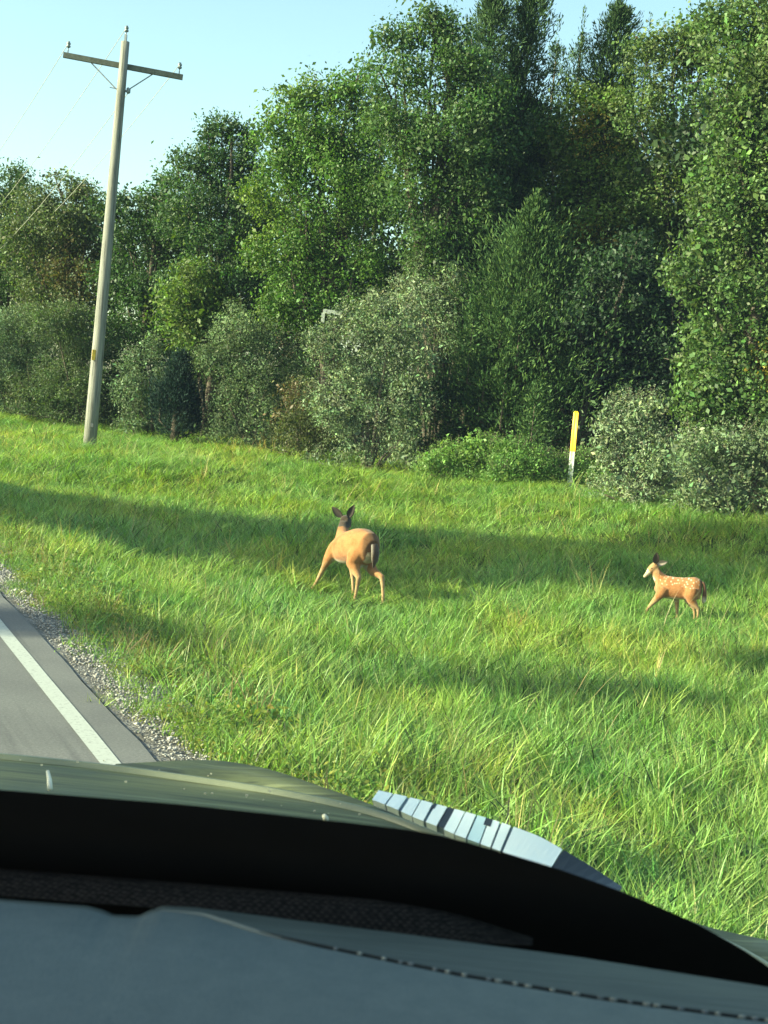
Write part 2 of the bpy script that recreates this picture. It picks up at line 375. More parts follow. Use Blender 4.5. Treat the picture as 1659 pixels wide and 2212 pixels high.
def make_grass():
    g = (.165, .30, .080)
    protos = [blade_clump(10 + i, 56, .20, .10, .28, .0095, .36, g, .26) for i in range(4)]
    protos += [blade_clump(20 + i, 34, .22, .18, .38, .0105, .48, (.195, .325, .090), .38, dry=.07) for i in range(3)]
    protos += [blade_clump(30, 34, .15, .30, .55, .007, .35, (.20, .32, .09), .25, dry=.12)]
    X, Y, Vv = [], [], []
    r = np.random.default_rng(11)
    for (a, b, d) in ((2.5, 14, 34), (14, 24, 26), (24, 36, 17), (36, 52, 10)):
        x, y, v = scatter_area(r, d, a, b); X.append(x); Y.append(y); Vv.append(v)
    x = np.concatenate(X); y = np.concatenate(Y); v = np.concatenate(Vv); n = len(x)
    sc = r.uniform(.75, 1.2, n) * (1 + .25 * pnoise(x, y, 1.2, 3)) * np.clip(.5 + (v - 2.1) * .6, .35, 1.0)
    wide = 1 + np.clip(y - 12, 0, 40) * .03
    hgt = np.clip(1.02 - np.clip(y - 12, 0, 30) * .008, .7, 1)
    for (dx, dy, lo) in ((-.35, 18.0, .42), (4.1, 18.4, .72)):
        dd = np.hypot(x - dx, (y - dy + .45) * .62); hgt = hgt * np.clip(lo + (dd - .45) * .8, lo, 1)
    idx = r.choice(8, n, p=[.16, .16, .16, .16, .11, .11, .11, .03])
    pts = np.stack([x, y, tz(x, y)], -1)
    rot = np.stack([r.normal(0, .14, n), r.normal(0, .14, n), r.uniform(0, 6.283, n)], -1)
    scatter('grass', protos, pts, rot, np.stack([sc * wide, sc * wide, sc * hgt * .82], -1), idx, M_grass, kind='stuff', label='tall bright green roadside grass filling the ditch', category='grass')
    protos = [blade_clump(60, 7, .10, .45, .75, .005, .22, (.34, .31, .17), .2, dry=.4), blade_clump(61, 6, .08, .35, .6, .0065, .35, (.27, .34, .12), .2, dry=.3)]
    x, y, v = scatter_area(r, 1.0, 4, 40, 2.6); k = pnoise(x, y, 1.1, 21) > -.05; x, y, v = x[k], y[k], v[k]; n = len(x); sc = r.uniform(.7, 1.15, n)
    scatter('seed_grass', protos, np.stack([x, y, tz(x, y)], -1), np.stack([r.normal(0, .12, n), r.normal(0, .12, n), r.uniform(0, 6.283, n)], -1), np.stack([sc, sc, sc], -1), r.choice(2, n), M_grass, kind='stuff', label='scattered taller dry seed stems standing above the green verge', category='grass')
    # low yellow-green weeds and dry brown stalks beside the gravel
    def broad(seed, nb, rad, hh, ls, col):
        rr = np.random.default_rng(seed)
        c = np.stack([rr.normal(0, rad, nb), rr.normal(0, rad, nb), np.abs(rr.normal(hh * .5, hh * .35, nb))], -1)
        return leaf_mesh(c, ls, .5, rr, np.tile([0, 0, 1.0], (nb, 1)), .8, col, .22)
    protos = [broad(41, 110, .12, .12, .034, (.17, .22, .035)), broad(42, 110, .10, .11, .032, (.19, .20, .045)), broad(43, 110, .13, .14, .036, (.10, .18, .03)),
              blade_clump(44, 26, .12, .12, .30, .006, .25, (.20, .16, .08), .2, dry=.2), blade_clump(45, 26, .10, .12, .3, .006, .5, (.19, .21, .05), .2)]
    x, y, v = scatter_area(r, 60, 2.5, 30, 1.97)
    p = np.exp(-((v - 2.35) / .5) ** 2) * (.55 + .45 * pnoise(x, y, 2.2, 9)); k = r.uniform(0, 1, len(x)) < p * (1.25 - .02 * y)
    x, y, v = x[k], y[k], v[k]; n = len(x)
    idx = r.choice(5, n, p=[.28, .24, .2, .12, .16]); sc = r.uniform(.7, 1.3, n) * np.clip(.5 + (v - 2.0) * 1.0, .4, 1.15)
    pts = np.stack([x, y, tz(x, y) + .015], -1); rot = np.stack([r.normal(0, .1, n), r.normal(0, .1, n), r.uniform(0, 6.283, n)], -1)
    scatter('weeds', protos, pts, rot, np.stack([sc, sc, sc], -1), idx, M_leaf, kind='stuff', label='yellow-green weeds and dry brown stalks beside the gravel', category='weeds')

# ------------------------------------------------------------------ foliage
def leaf_mesh(c, size, aspect, r, out, bias, col, colj, tintf=None, name='leaves', gain=None):
    n = len(c)
    nrm = r.normal(0, 1, (n, 3)); nrm /= np.linalg.norm(nrm, axis=1)[:, None]
    nrm = nrm + out * bias; nrm /= np.linalg.norm(nrm, axis=1)[:, None]
    t = r.normal(0, 1, (n, 3)); t[:, 2] -= .25; t -= nrm * (t * nrm).sum(1)[:, None]; t /= np.linalg.norm(t, axis=1)[:, None]
    b = np.cross(nrm, t); L = size * r.uniform(.6, 1.3, n)[:, None] if np.isscalar(size) else (size * r.uniform(.7, 1.25, n))[:, None]
    w = L * aspect * .5
    V = np.stack([c, c + t * L * .5 + b * w + nrm * L * .06, c + t * L, c + t * L * .5 - b * w + nrm * L * .06], 1).reshape(-1, 3)
    Fq = np.arange(4 * n).reshape(n, 4)
    cc = .98 * np.array(col)[None] * np.array([1.04, 1.06, 1.06]) * np.clip(1 + r.normal(0, colj * .6, (n, 1)), .5, 1.6) * (1 + r.normal(0, .07, (n, 3)))
    if gain is not None: cc = cc * gain
    if tintf is not None: cc = tintf(c, cc, r)
    return mesh_np(name, V, Fq, False, np.repeat(np.clip(cc, .004, .9), 4, 0))
def crown_points(lobes, r, dens, clump_r, per):
    """clumps of leaves on the shells of ellipsoid lobes; returns leaf bases and outward normals"""
    P, O, CV = [], [], []
    for (c, rad) in lobes:
        rad = np.array(rad); area = 4 * math.pi * (rad.prod()) ** (2 / 3)
        nc = max(4, int(area * dens)); d = r.normal(0, 1, (nc, 3)); d /= np.linalg.norm(d, axis=1)[:, None]
        k = r.uniform(0, 1, nc) < np.where(d[:, 1] > .55, .35, 1.0) * np.where(d[:, 2] < -.75, .5, 1.0); d = d[k]; nc = len(d)
        sh = r.uniform(.70, 1.14, nc) + .13 * np.sin(d[:, 0] * 7 + d[:, 2] * 9 + r.uniform(0, 6))
        cc = np.array(c) + d * rad * sh[:, None]
        m = r.poisson(per, nc); ii = np.repeat(np.arange(nc), m)
        off = r.normal(0, 1, (len(ii), 3)) * clump_r * r.uniform(.6, 1.3, nc)[ii][:, None]; off[:, 2] *= .75
        P.append(cc[ii] + off); o = d[ii] * .6 + off / clump_r * .35; O.append(o)
        g = np.clip(np.exp(r.normal(0, .22, nc)), .55, 1.5)[:, None] * (1 + r.normal(0, .06, (nc, 3))); CV.append(g[ii])
    return np.concatenate(P), np.concatenate(O), np.concatenate(CV)
def px_lobes(lob, Y, r, depth=1.0, jit=.35):
    out = []
    for q in lob:
        x, y, rr = q[:3]; ry = q[3] if len(q) > 3 else rr
        Yq = Y + r.uniform(-jit, jit) * 2.0 * rr / FPX * Y / 2
        c = at(x, y, Yq); R = rr / FPX * Yq; Rz = ry / FPX * Yq
        R *= .88; Rz *= .88; out.append((c, (R, R * depth, Rz)))
        for _ in range(4):
            d = r.normal(0, 1, 3); d[1] = -abs(d[1]) * .8; d[2] = d[2] * .8 + .25; d /= np.linalg.norm(d); k = r.uniform(.32, .5)
            out.append((c + d * np.array([R, R * depth, Rz]) * .92, (R * k, R * k * depth, Rz * k)))
    return out
def trunk_mesh(base, lobes, r, tr=.16):
    mb = MB(); base = np.array(base, float); top = max(lobes, key=lambda q: q[0][2]); tp = np.array(top[0]); H = tp[2] - base[2]
    cx = np.mean([q[0][:2] for q in lobes], 0)
    pts = [base - [0, 0, .25], base + [r.normal(0, .05), r.normal(0, .05), H * .15]]
    for k in (.35, .6, .85):
        pts.append(np.array([*(base[:2] * (1 - k) + (cx * .5 + tp[:2] * .5) * k + r.normal(0, .12, 2)), base[2] + H * k]))
    pts.append(tp)
    mb.tube(pts, [tr * 1.35, tr, tr * .8, tr * .6, tr * .35, tr * .12], 7)
    for (c, R) in (lobes if len(lobes) < 12 else lobes[::5]):
        c = np.array(c); k = min(.8, max(.15, (c[2] - base[2]) / H * .55)); i = int(k * (len(pts) - 1)); p = pts[max(1, i)]
        mid = (p + c) / 2 + r.normal(0, .12, 3); mb.tube([p, mid, c], [tr * .38, tr * .24, tr * .08], 5)
        for _ in range(2):
            e = c + r.normal(0, 1, 3) * np.array(R) * .5; mb.tube([c - (c - mid) * .3, (c + e) / 2 + r.normal(0, .08, 3), e], [tr * .12, tr * .08, tr * .03], 4)
    return mb.mesh('trunk', True)
SEED = [100]
def broadleaf(px, py, Y, lob, label, cat='tree', name='broadleaf_tree', col=(.085, .15, .036), size=.092, aspect=.6, dens=5.5, clump=.19, per=34, mat=None, tintf=None, tr=.16, colj=.28, group=None, world_lobes=None, base=None, bias=.9):
    SEED[0] += 1; r = np.random.default_rng(SEED[0])
    if base is None:
        b = at(px, py, Y); base = (b[0], b[1], tz1(b[0], b[1]))
    lobes = world_lobes if world_lobes else px_lobes(lob, Y, r)
    if not world_lobes:      # a few lobes behind so that the crown is as deep as it is wide
        for (c, R) in list(lobes):
            if r.uniform() < .2: lobes.append((np.array(c) + [r.normal(0, .4), R[1] * r.uniform(.8, 1.3), r.normal(-.3, .3)], tuple(np.array(R) * .85)))
    root = empty(name, base, label, cat, group)
    P, O, G = crown_points(lobes, r, dens, clump, per)
    k = P[:, 2] > tz(P[:, 0], P[:, 1]) - .05; P, O, G = P[k], O[k], G[k]
    big = np.full(len(P), size)
    # inner leaves: bigger sprays nearer the limbs
    Pi, Oi, Gi = crown_points([(c, tuple(np.array(R) * .58)) for c, R in lobes], r, dens * .7, clump * 1.3, per * .5)
    P2 = np.concatenate([P, Pi]); O2 = np.concatenate([O, Oi]); S = np.concatenate([big, np.full(len(Pi), size * 1.7)])
    me = leaf_mesh(P2, S, aspect, r, O2, bias, col, colj, tintf, gain=np.concatenate([G, Gi]))
    cr = link('crown', me, mat or M_leaf, root); cr.location = -Vector(base)
    tm = link('trunk', trunk_mesh(base, lobes, r, tr), M_bark, root); tm.location = -Vector(base)
    return root
def cone_sprays(r, c, H, HW, n, ragged, low, m=30, pw=.8):
    nb = max(12, int(n / m)); h = r.uniform(0, 1, nb) ** .9; ang = r.uniform(0, 6.283, nb); ph = r.uniform(0, 6)
    prof = np.clip((1 - h) ** pw, 0, 1) * np.clip(.6 + h / low * .4, .6, 1) * (1 + .2 * ragged * np.sin(ang * 2 + h * 8 + ph) + .24 * ragged * r.normal(0, 1, nb)); prof = np.maximum(prof, .05)
    L = prof * HW; z0 = h * H * .95; rise = r.uniform(.15, .9, nb) * (1 + h)
    t = r.uniform(.25, 1.0, (nb, m)) ** .8; rad = L[:, None] * t
    P = np.stack([rad * np.cos(ang)[:, None], rad * np.sin(ang)[:, None], z0[:, None] + rad * rise[:, None] * t * .6], -1)
    P += r.normal(0, 1, (nb, m, 3)) * (.05 + .09 * (1 - t))[..., None]; P[..., 2] += np.abs(r.normal(0, .08, (nb, m)))
    d = np.stack([np.cos(ang), np.sin(ang), rise + .4], -1)[:, None, :] + r.normal(0, .6, (nb, m, 3))
    k = max(20, int(n * .02)); sz = r.uniform(.82, 1.02, k)
    P = np.concatenate([P.reshape(-1, 3), np.stack([r.normal(0, .04, k), r.normal(0, .04, k), sz * H], -1)]); d = np.concatenate([d.reshape(-1, 3), np.tile([0, 0, 1.0], (k, 1)) + r.normal(0, .4, (k, 3))])
    return P + np.array(c), d
def cedar(px, Y, top_py, base_hw, label, col=(.045, .085, .032), base_py=None, ragged=1.0, cat='tree', name='cedar_tree', group=None, n=9000, size=.11, col2=None, tip=.12, low=.25, lean=0, base=None, top_h=None, subs=7, sub_hw=.38, pw=.8, sub_h=1.0):
    SEED[0] += 1; r = np.random.default_rng(SEED[0])
    T = at(px, top_py, Y); bx = T[0]; base = (bx, Y, tz1(bx, Y)); H = T[2] - base[2]
    HW = base_hw / FPX * Y
    root = empty(name, base, label, cat, group)
    P, d = cone_sprays(r, (0, 0, .1), H - .1, HW, n * .55, ragged, low, 30, pw)
    PP, DD, axes = [P], [d], []
    for k in range(subs):
        a = k * 2.4 + r.uniform(-.4, .4); h0 = r.uniform(.05, .62); q = HW * (1 - h0) * r.uniform(.45, .8)
        hh = H * (1 - h0) * r.uniform(.35, .62) * sub_h; c = (q * math.cos(a), q * math.sin(a), h0 * H)
        P, d = cone_sprays(r, c, hh, HW * sub_hw * (1 - h0 * .5), n * .45 / subs, ragged * 1.2, .3, 20); PP.append(P); DD.append(d); axes.append((c, hh))
    P = np.concatenate(PP); d = np.concatenate(DD); d /= np.linalg.norm(d, axis=1)[:, None]
    N = len(P); side = np.cross(d, r.normal(0, 1, (N, 3))); side /= np.linalg.norm(side, axis=1)[:, None]
    Ls = (size * r.uniform(.6, 1.5, N))[:, None]; w = Ls * .13
    V = np.stack([P, P + d * Ls * .45 + side * w, P + d * Ls, P + d * Ls * .45 - side * w], 1).reshape(-1, 3)
    cc = np.array(col)[None] * np.clip(1 + r.normal(0, .3, (N, 1)), .4, 2)
    if col2 is not None:
        k = r.uniform(0, 1, N) < .25; cc[k] = np.array(col2) * r.uniform(.7, 1.3, (k.sum(), 1))
    link('crown', mesh_np('crown', V, np.arange(4 * N).reshape(N, 4), False, np.repeat(np.clip(cc, .004, .8), 4, 0)), M_cedar, root)
    mb = MB(); mb.tube([(0, 0, -.25), (0, 0, H * .3), (0, 0, H * .7), (0, 0, H * .96)], [.16, .12, .06, .015], 7)
    for c, hh in axes: mb.tube([(0, 0, max(0.1, c[2] - .4)), c, (c[0], c[1], c[2] + hh * .9)], [.04, .03, .008], 4)
    for _ in range(14):
        hh = r.uniform(.1, .8) * H; a = r.uniform(0, 6.28); q = HW * (1 - hh / H) * .7; mb.tube([(0, 0, hh), (q * math.cos(a), q * math.sin(a), hh + q * .5)], [.03, .01], 4)
    link('trunk', mb.mesh('trunk', True), M_bark, root)
    return root
def shrub(px, py, Y, lob, label, col=(.17, .20, .125), name='silver_shrub', size=.062, dens=15, per=30, clump=.12, shoots=40, cat='shrub', tintf=None, mat=None, group=None, colj=.35):
    SEED[0] += 1; r = np.random.default_rng(SEED[0])
    b = at(px, py, Y); base = (b[0], b[1], tz1(b[0], b[1])); lobes = px_lobes(lob, Y, r, .9)
    root = empty(name, base, label, cat, group)
    core = lobes[::5]; x0 = min(c[0] - R[0] * .8 for c, R in core); x1 = max(c[0] + R[0] * .8 for c, R in core); nb_ = max(3, int((x1 - x0) / .55))
    for i in range(nb_):
        xx = x0 + (x1 - x0) * (i + .5) / nb_ + r.normal(0, .08); yy = Y - .15 + r.normal(0, .15); q = r.uniform(.30, .46); lobes.append((np.array([xx, yy, tz1(xx, yy) + q * .7]), (q, q * .9, q * .8)))
    P, O, G = crown_points(lobes, r, dens, clump, per)
    Pi, Oi, Gi = crown_points([(c, tuple(np.array(R) * .6)) for c, R in lobes], r, dens * .5, clump * 1.4, per * .4)
    S = np.concatenate([np.full(len(P), size), np.full(len(Pi), size * 2.2)]); P = np.concatenate([P, Pi]); O = np.concatenate([O, Oi]); G = np.concatenate([G, Gi])
    mb = MB(); sp, so_ = [], []
    for (c, R) in lobes[::5]:
        c = np.array(c); mb.tube([np.array(base) - [0, 0, .15], (np.array(base) + c) / 2 + r.normal(0, .1, 3), c], [.05, .035, .015], 5)
        for _ in range(int(shoots / len(lobes) * 5)):
            d = r.normal(0, 1, 3); d[2] = abs(d[2]) + .6; d /= np.linalg.norm(d)
            s0 = c + d * np.array(R) * .7; s1 = c + d * np.array(R) * r.uniform(1.15, 1.5) + [0, 0, .12]
            mb.tube([s0, s1], [.008, .003], 3)
            m = 16; t = r.uniform(0, 1, m)[:, None]; sp.append(s0 + (s1 - s0) * t + r.normal(0, .03, (m, 3))); so_.append(np.tile(d, (m, 1)))
    sp = np.concatenate(sp); so_ = np.concatenate(so_); P = np.concatenate([P, sp]); O = np.concatenate([O, so_]); S = np.concatenate([S, np.full(len(sp), size * .9)]); G = np.concatenate([G, np.ones((len(sp), 3))])
    k = P[:, 2] > tz(P[:, 0], P[:, 1]) - .03; P, O, S, G = P[k], O[k], S[k], G[k]
    me = leaf_mesh(P, S, .45, r, O, .8, col, colj, tintf, gain=G)
    f = link('foliage', me, mat or M_silver, root); f.location = -Vector(base)
    s_ = link('stems', mb.mesh('stems', False), M_bark, root, kind='stuff'); s_.location = -Vector(base)
    return root
def tint_patches(col2, thr, scale, seed, frac=.7, zc=None):
    def f(c, cc, r):
        nz = np.sin(c[:, 0] * scale + seed) + np.sin(c[:, 1] * scale * 1.1 + seed * 2) + np.sin(c[:, 2] * scale * 1.3 + seed * 3) + r.normal(0, .35, len(c))
        k = (nz > thr) & (r.uniform(0, 1, len(c)) < frac); cc[k] = np.array(col2) * r.uniform(.6, 1.4, (k.sum(), 1)); return cc
    return f
make_grass()

# --- trees of the wood edge, far left to near right
broadleaf(30, 900, 56, [(30, 400, 42), (-50, 440, 70), (40, 480, 80), (-40, 560, 90), (50, 600, 90), (-40, 700, 90)], 'dark round-topped tree at the far left edge, farthest along the wood', col=(.05, .095, .03))
broadleaf(150, 900, 51, [(135, 415, 42), (85, 440, 42), (200, 430, 38), (60, 520, 60), (140, 500, 70), (215, 510, 60), (100, 600, 80), (190, 620, 80), (110, 710, 80), (200, 720, 70)],
          'hazy olive-green tree just left of the utility pole with a tawny top', col=(.085, .115, .045), tintf=tint_patches((.13, .11, .045), 1.9, 1.1, 2.0, .5))
broadleaf(300, 900, 48, [(250, 450, 34), (315, 440, 45), (370, 420, 50), (290, 520, 70), (370, 520, 75), (260, 600, 60), (320, 640, 80), (270, 740, 70), (360, 730, 60)],
          'dark green tree immediately right of the utility pole behind the notch of sky', col=(.045, .09, .028))
broadleaf(450, 920, 45, [(480, 285, 36, 42), (530, 310, 32), (455, 340, 48), (415, 370, 45), (500, 400, 75), (420, 470, 75), (540, 480, 60), (470, 560, 90), (410, 640, 75), (530, 640, 75), (450, 730, 80)],
          'tree with a small dark pointed top, second rise of the skyline', col=(.05, .095, .035), tintf=tint_patches((.11, .17, .03), 1.5, 1.3, 5.0, .6))
broadleaf(690, 950, 42, [(620, 235, 52), (690, 205, 55), (770, 195, 55), (590, 300, 45), (660, 320, 80), (760, 310, 85), (600, 410, 80), (700, 430, 100), (800, 430, 80), (620, 540, 90), (740, 560, 100), (660, 660, 90), (780, 670, 70)],
          'full leafy bright green tree with a flat shoulder left of the tallest tree', col=(.075, .145, .03), dens=6, tintf=tint_patches((.13, .20, .03), 1.3, 1.2, 1.0, .7), tr=.2)
broadleaf(940, 960, 39, [(870, 90, 50), (935, 75, 50), (1000, 90, 55), (850, 170, 60), (940, 180, 85), (1040, 180, 70), (860, 290, 80), (970, 300, 100), (1070, 300, 70), (880, 410, 90), (1000, 430, 100), (910, 520, 70), (1030, 550, 80), (960, 650, 90), (1060, 670, 80)],
          'tallest leafy tree of the wood, at the centre of the skyline', col=(.062, .115, .035), dens=6, tintf=tint_patches((.22, .17, .04), 2.3, 1.4, 4.0, .3), tr=.22)
cedar(1072, 41, -60, 125, 'dark cedar spire, left one of the close pair above the tall tree', n=62000, pw=.5, subs=12, size=.13, ragged=1.3)
cedar(1160, 41.5, -90, 120, 'dark cedar spire, right one of the close pair on the skyline', n=62000, pw=.5, subs=12, size=.13, ragged=1.3)
cedar(1343, 42, -25, 130, 'dark cedar spire standing alone right of the open sky dip', n=62000, pw=.5, subs=12, size=.13, ragged=1.4)
cedar(1262, 43, 35, 170, 'short cedar in the dip between the spires', n=20000, ragged=1.3, pw=.6, subs=10)
cedar(985, 42.5, -5, 120, 'thin cedar tip rising behind the tallest leafy tree', n=6000, ragged=1.4)
cedar(1208, 44, 55, 130, 'short pointed cedar tight against the right spire of the close pair', n=14000, pw=.6)
cedar(1405, 43.5, 50, 140, 'pointed cedar just right of the lone spire', n=14000, pw=.6)
broadleaf(1440, 940, 40, [(1400, 130, 50), (1450, 105, 50), (1500, 95, 50), (1540, 100, 60), (1380, 260, 80), (1480, 260, 90), (1540, 380, 80), (1440, 420, 90), (1500, 540, 80), (1560, 620, 90)],
          'thin-topped tree with rusty leaves between the lone spire and the right-hand tree', col=(.085, .13, .04), tintf=tint_patches((.20, .11, .05), 1.7, 1.0, 3.0, .5))
broadleaf(1290, 940, 41, [(1185, 300, 45), (1240, 240, 55), (1310, 250, 60), (1190, 400, 60), (1270, 360, 80), (1350, 370, 75), (1400, 450, 60), (1300, 480, 80), (1380, 540, 60), (1230, 480, 50)],
          'yellow-green tree with scattered gold leaves above the broad cedar', col=(.11, .17, .036), tintf=tint_patches((.30, .24, .05), 2.1, 1.6, 6.0, .45))
cedar(1160, 37.5, 425, 270, 'broad feathery green cedar behind the yellow-topped marker post', col=(.042, .088, .028), n=80000, size=.12, ragged=1.7, col2=(.085, .14, .04), low=.12, subs=30, sub_hw=.18, pw=.9, sub_h=.7)
cedar(1385, 37.5, 520, 150, 'dark shaded cedar between the broad cedar and the right-hand tree', col=(.016, .032, .018), n=26000)  # near-black leaf colour carries the shade of the gap between the trees
cedar(1040, 40, 520, 120, 'dark cedar in shade behind the tall silver shrub', col=(.02, .04, .02), n=10000)  # shade behind the shrub put into the leaf colour
GOLD = tint_patches((.42, .32, .05), 2.35, 1.5, 2.5, .5)
broadleaf(1640, 1080, 28.5, [(1580, 60, 85), (1680, 20, 110), (1760, 150, 140), (1570, 200, 85), (1660, 200, 110), (1600, 340, 95), (1700, 360, 120), (1570, 470, 85), (1660, 520, 110), (1500, 590, 62), (1560, 640, 80), (1660, 680, 120), (1530, 760, 75), (1600, 830, 95), (1700, 860, 120), (1520, 870, 60), (1580, 960, 80)],
          'big near tree at the right edge with glinting leaves and some yellow ones', col=(.085, .14, .042), size=.088, dens=8, per=40, clump=.16, tintf=GOLD, tr=.22, colj=.4)
broadleaf(1235, 940, 36.6, [(1310, 620, 65), (1360, 560, 50), (1250, 690, 60), (1330, 720, 70), (1400, 640, 50), (1420, 760, 55), (1290, 800, 70), (1380, 860, 60)], 'dark leafy tree in shade merging with the right flank of the broad cedar', col=(.030, .060, .026), tr=.12)  # shade beside the broad cedar put into the darker leaves
# --- trees of the second row that close the gaps
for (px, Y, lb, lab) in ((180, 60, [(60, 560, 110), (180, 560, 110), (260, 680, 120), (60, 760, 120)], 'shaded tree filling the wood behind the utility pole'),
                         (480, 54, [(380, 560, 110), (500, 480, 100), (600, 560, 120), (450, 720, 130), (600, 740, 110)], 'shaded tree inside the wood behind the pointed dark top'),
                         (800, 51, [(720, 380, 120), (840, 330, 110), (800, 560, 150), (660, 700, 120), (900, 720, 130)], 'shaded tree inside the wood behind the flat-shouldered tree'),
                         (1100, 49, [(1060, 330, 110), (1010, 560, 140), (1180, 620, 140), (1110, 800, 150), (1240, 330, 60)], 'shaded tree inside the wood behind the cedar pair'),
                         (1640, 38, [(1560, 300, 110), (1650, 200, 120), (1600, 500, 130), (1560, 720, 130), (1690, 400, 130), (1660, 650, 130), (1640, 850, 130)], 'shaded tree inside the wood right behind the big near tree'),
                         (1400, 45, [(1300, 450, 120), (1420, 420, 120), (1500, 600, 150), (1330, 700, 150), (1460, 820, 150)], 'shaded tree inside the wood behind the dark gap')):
    broadleaf(px, 900, Y, lb, lab, col=(.035, .065, .025), size=.17, dens=3.6, per=22, clump=.28)  # darker leaf colour holds the shade inside the wood
# --- shrubs along the foot of the wood
SG = 'silver-leaved shrubs along the foot of the wood'
shrub(30, 900, 48, [(-30, 760, 90), (50, 740, 70), (110, 790, 80), (10, 840, 70)], 'grey-green shrub at the far left edge of the wood foot', col=(.10, .145, .08), group=SG)
shrub(190, 905, 46.5, [(170, 720, 60), (120, 700, 60), (215, 790, 60), (150, 840, 70), (235, 860, 50), (70, 860, 60)], 'dull green shrub directly behind the foot of the utility pole', col=(.085, .125, .055), name='green_shrub', mat=M_leaf)
shrub(330, 935, 44, [(320, 790, 55), (290, 860, 45), (330, 860, 40), (295, 905, 30)], 'small grey-green shrub left of the dark blue-green cedar', col=(.115, .165, .09), group=SG)
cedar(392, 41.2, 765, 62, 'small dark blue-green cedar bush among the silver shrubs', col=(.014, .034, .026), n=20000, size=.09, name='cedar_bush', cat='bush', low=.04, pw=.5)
broadleaf(440, 930, 44, [(420, 620, 60), (380, 680, 60), (470, 690, 60), (430, 740, 55)], 'young yellow-green tree above the gap between two silver shrubs', col=(.10, .155, .035), size=.11, tr=.08)
shrub(545, 960, 41, [(520, 715, 62), (590, 760, 65), (480, 790, 58), (560, 840, 80), (620, 880, 60), (500, 890, 60), (560, 930, 50)], 'broad dusty green-grey shrub left of the largest silver shrub', col=(.11, .155, .078), tintf=tint_patches((.17, .12, .08), 1.2, 2.0, 8.0, .5), group=SG)
shrub(930, 960, 38.5, [(915, 590, 48), (970, 620, 46), (880, 640, 45), (940, 690, 70), (990, 730, 50)], 'tall upright silver-grey shrub behind the largest one, tips against dark leaves', col=(.17, .215, .125), shoots=110, group=SG)
shrub(800, 990, 36, [(780, 700, 65), (850, 690, 60), (720, 760, 62), (800, 790, 85), (880, 770, 70), (740, 860, 75), (840, 880, 85), (900, 860, 55), (760, 940, 60), (860, 950, 50)], 'largest silver-grey shrub, beyond the doe', col=(.165, .21, .12), shoots=120, group=SG)
shrub(960, 985, 37.2, [(930, 860, 45), (985, 850, 50), (950, 930, 50), (1010, 920, 50), (900, 960, 35), (1040, 955, 40)], 'dark green shrub in shade between the largest silver shrub and the green brush', col=(.035, .065, .025), name='green_shrub', mat=M_leaf, dens=16)  # shade between the shrubs put into the darker leaf colour
shrub(650, 975, 38.5, [(650, 860, 40), (640, 920, 50), (690, 930, 45)], 'low brownish shrub at the foot of the two big silver shrubs', col=(.10, .12, .05), name='green_shrub', mat=M_leaf, tintf=tint_patches((.15, .11, .06), .8, 2.0, 3.0, .6))
shrub(1370, 1100, 29.2, [(1350, 890, 42), (1400, 900, 45), (1320, 950, 42), (1390, 970, 70), (1330, 1030, 50), (1430, 1040, 60), (1370, 1080, 40)], 'pale silver shrub right of the yellow-topped marker post', col=(.185, .235, .14), shoots=110, size=.06, dens=15, group=SG)
shrub(1590, 1125, 27.6, [(1500, 980, 60), (1580, 960, 65), (1660, 980, 70), (1520, 1060, 60), (1610, 1060, 70), (1700, 1070, 70), (1560, 1105, 35)], 'silver shrub at the right edge under the big near tree', col=(.14, .185, .10), size=.062, dens=15, tintf=tint_patches((.14, .10, .07), 1.4, 2.2, 4.0, .6), group=SG)
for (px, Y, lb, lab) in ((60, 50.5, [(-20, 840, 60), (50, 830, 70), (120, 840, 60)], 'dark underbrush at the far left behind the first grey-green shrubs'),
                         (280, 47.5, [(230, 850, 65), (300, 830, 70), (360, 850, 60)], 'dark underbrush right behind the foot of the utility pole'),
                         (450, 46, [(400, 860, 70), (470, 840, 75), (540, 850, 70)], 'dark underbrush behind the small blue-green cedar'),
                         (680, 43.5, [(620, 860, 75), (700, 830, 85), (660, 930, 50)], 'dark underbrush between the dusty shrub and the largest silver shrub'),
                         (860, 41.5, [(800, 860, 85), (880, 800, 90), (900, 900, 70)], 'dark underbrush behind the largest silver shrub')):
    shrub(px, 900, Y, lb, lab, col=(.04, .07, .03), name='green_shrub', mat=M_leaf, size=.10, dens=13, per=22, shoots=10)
for (px, py, Y, lb, lab, c) in ((1000, 1010, 33.8, [(985, 990, 50, 34), (1050, 975, 45, 32), (940, 1000, 40, 24)], 'low mound of bright green brush left of the marker post', (.15, .25, .065)),
                                (1130, 1030, 33.2, [(1110, 985, 45, 36), (1160, 1000, 45, 30), (1090, 1020, 40, 22)], 'rounded mound of deep green brush nearest the marker post on its left', (.115, .21, .055)),
                                (1250, 1045, 33.4, [(1215, 1015, 36, 34), (1270, 1010, 36, 38), (1240, 1045, 40, 22)], 'mound of green brush around the foot of the marker post', (.145, .24, .065))):
    shrub(px, py, Y, lb, lab, col=c, name='brush', cat='brush', size=.055, dens=26, per=30, clump=.10, shoots=110, mat=M_leaf, colj=.25, group='mounds of green brush before the broad cedar')

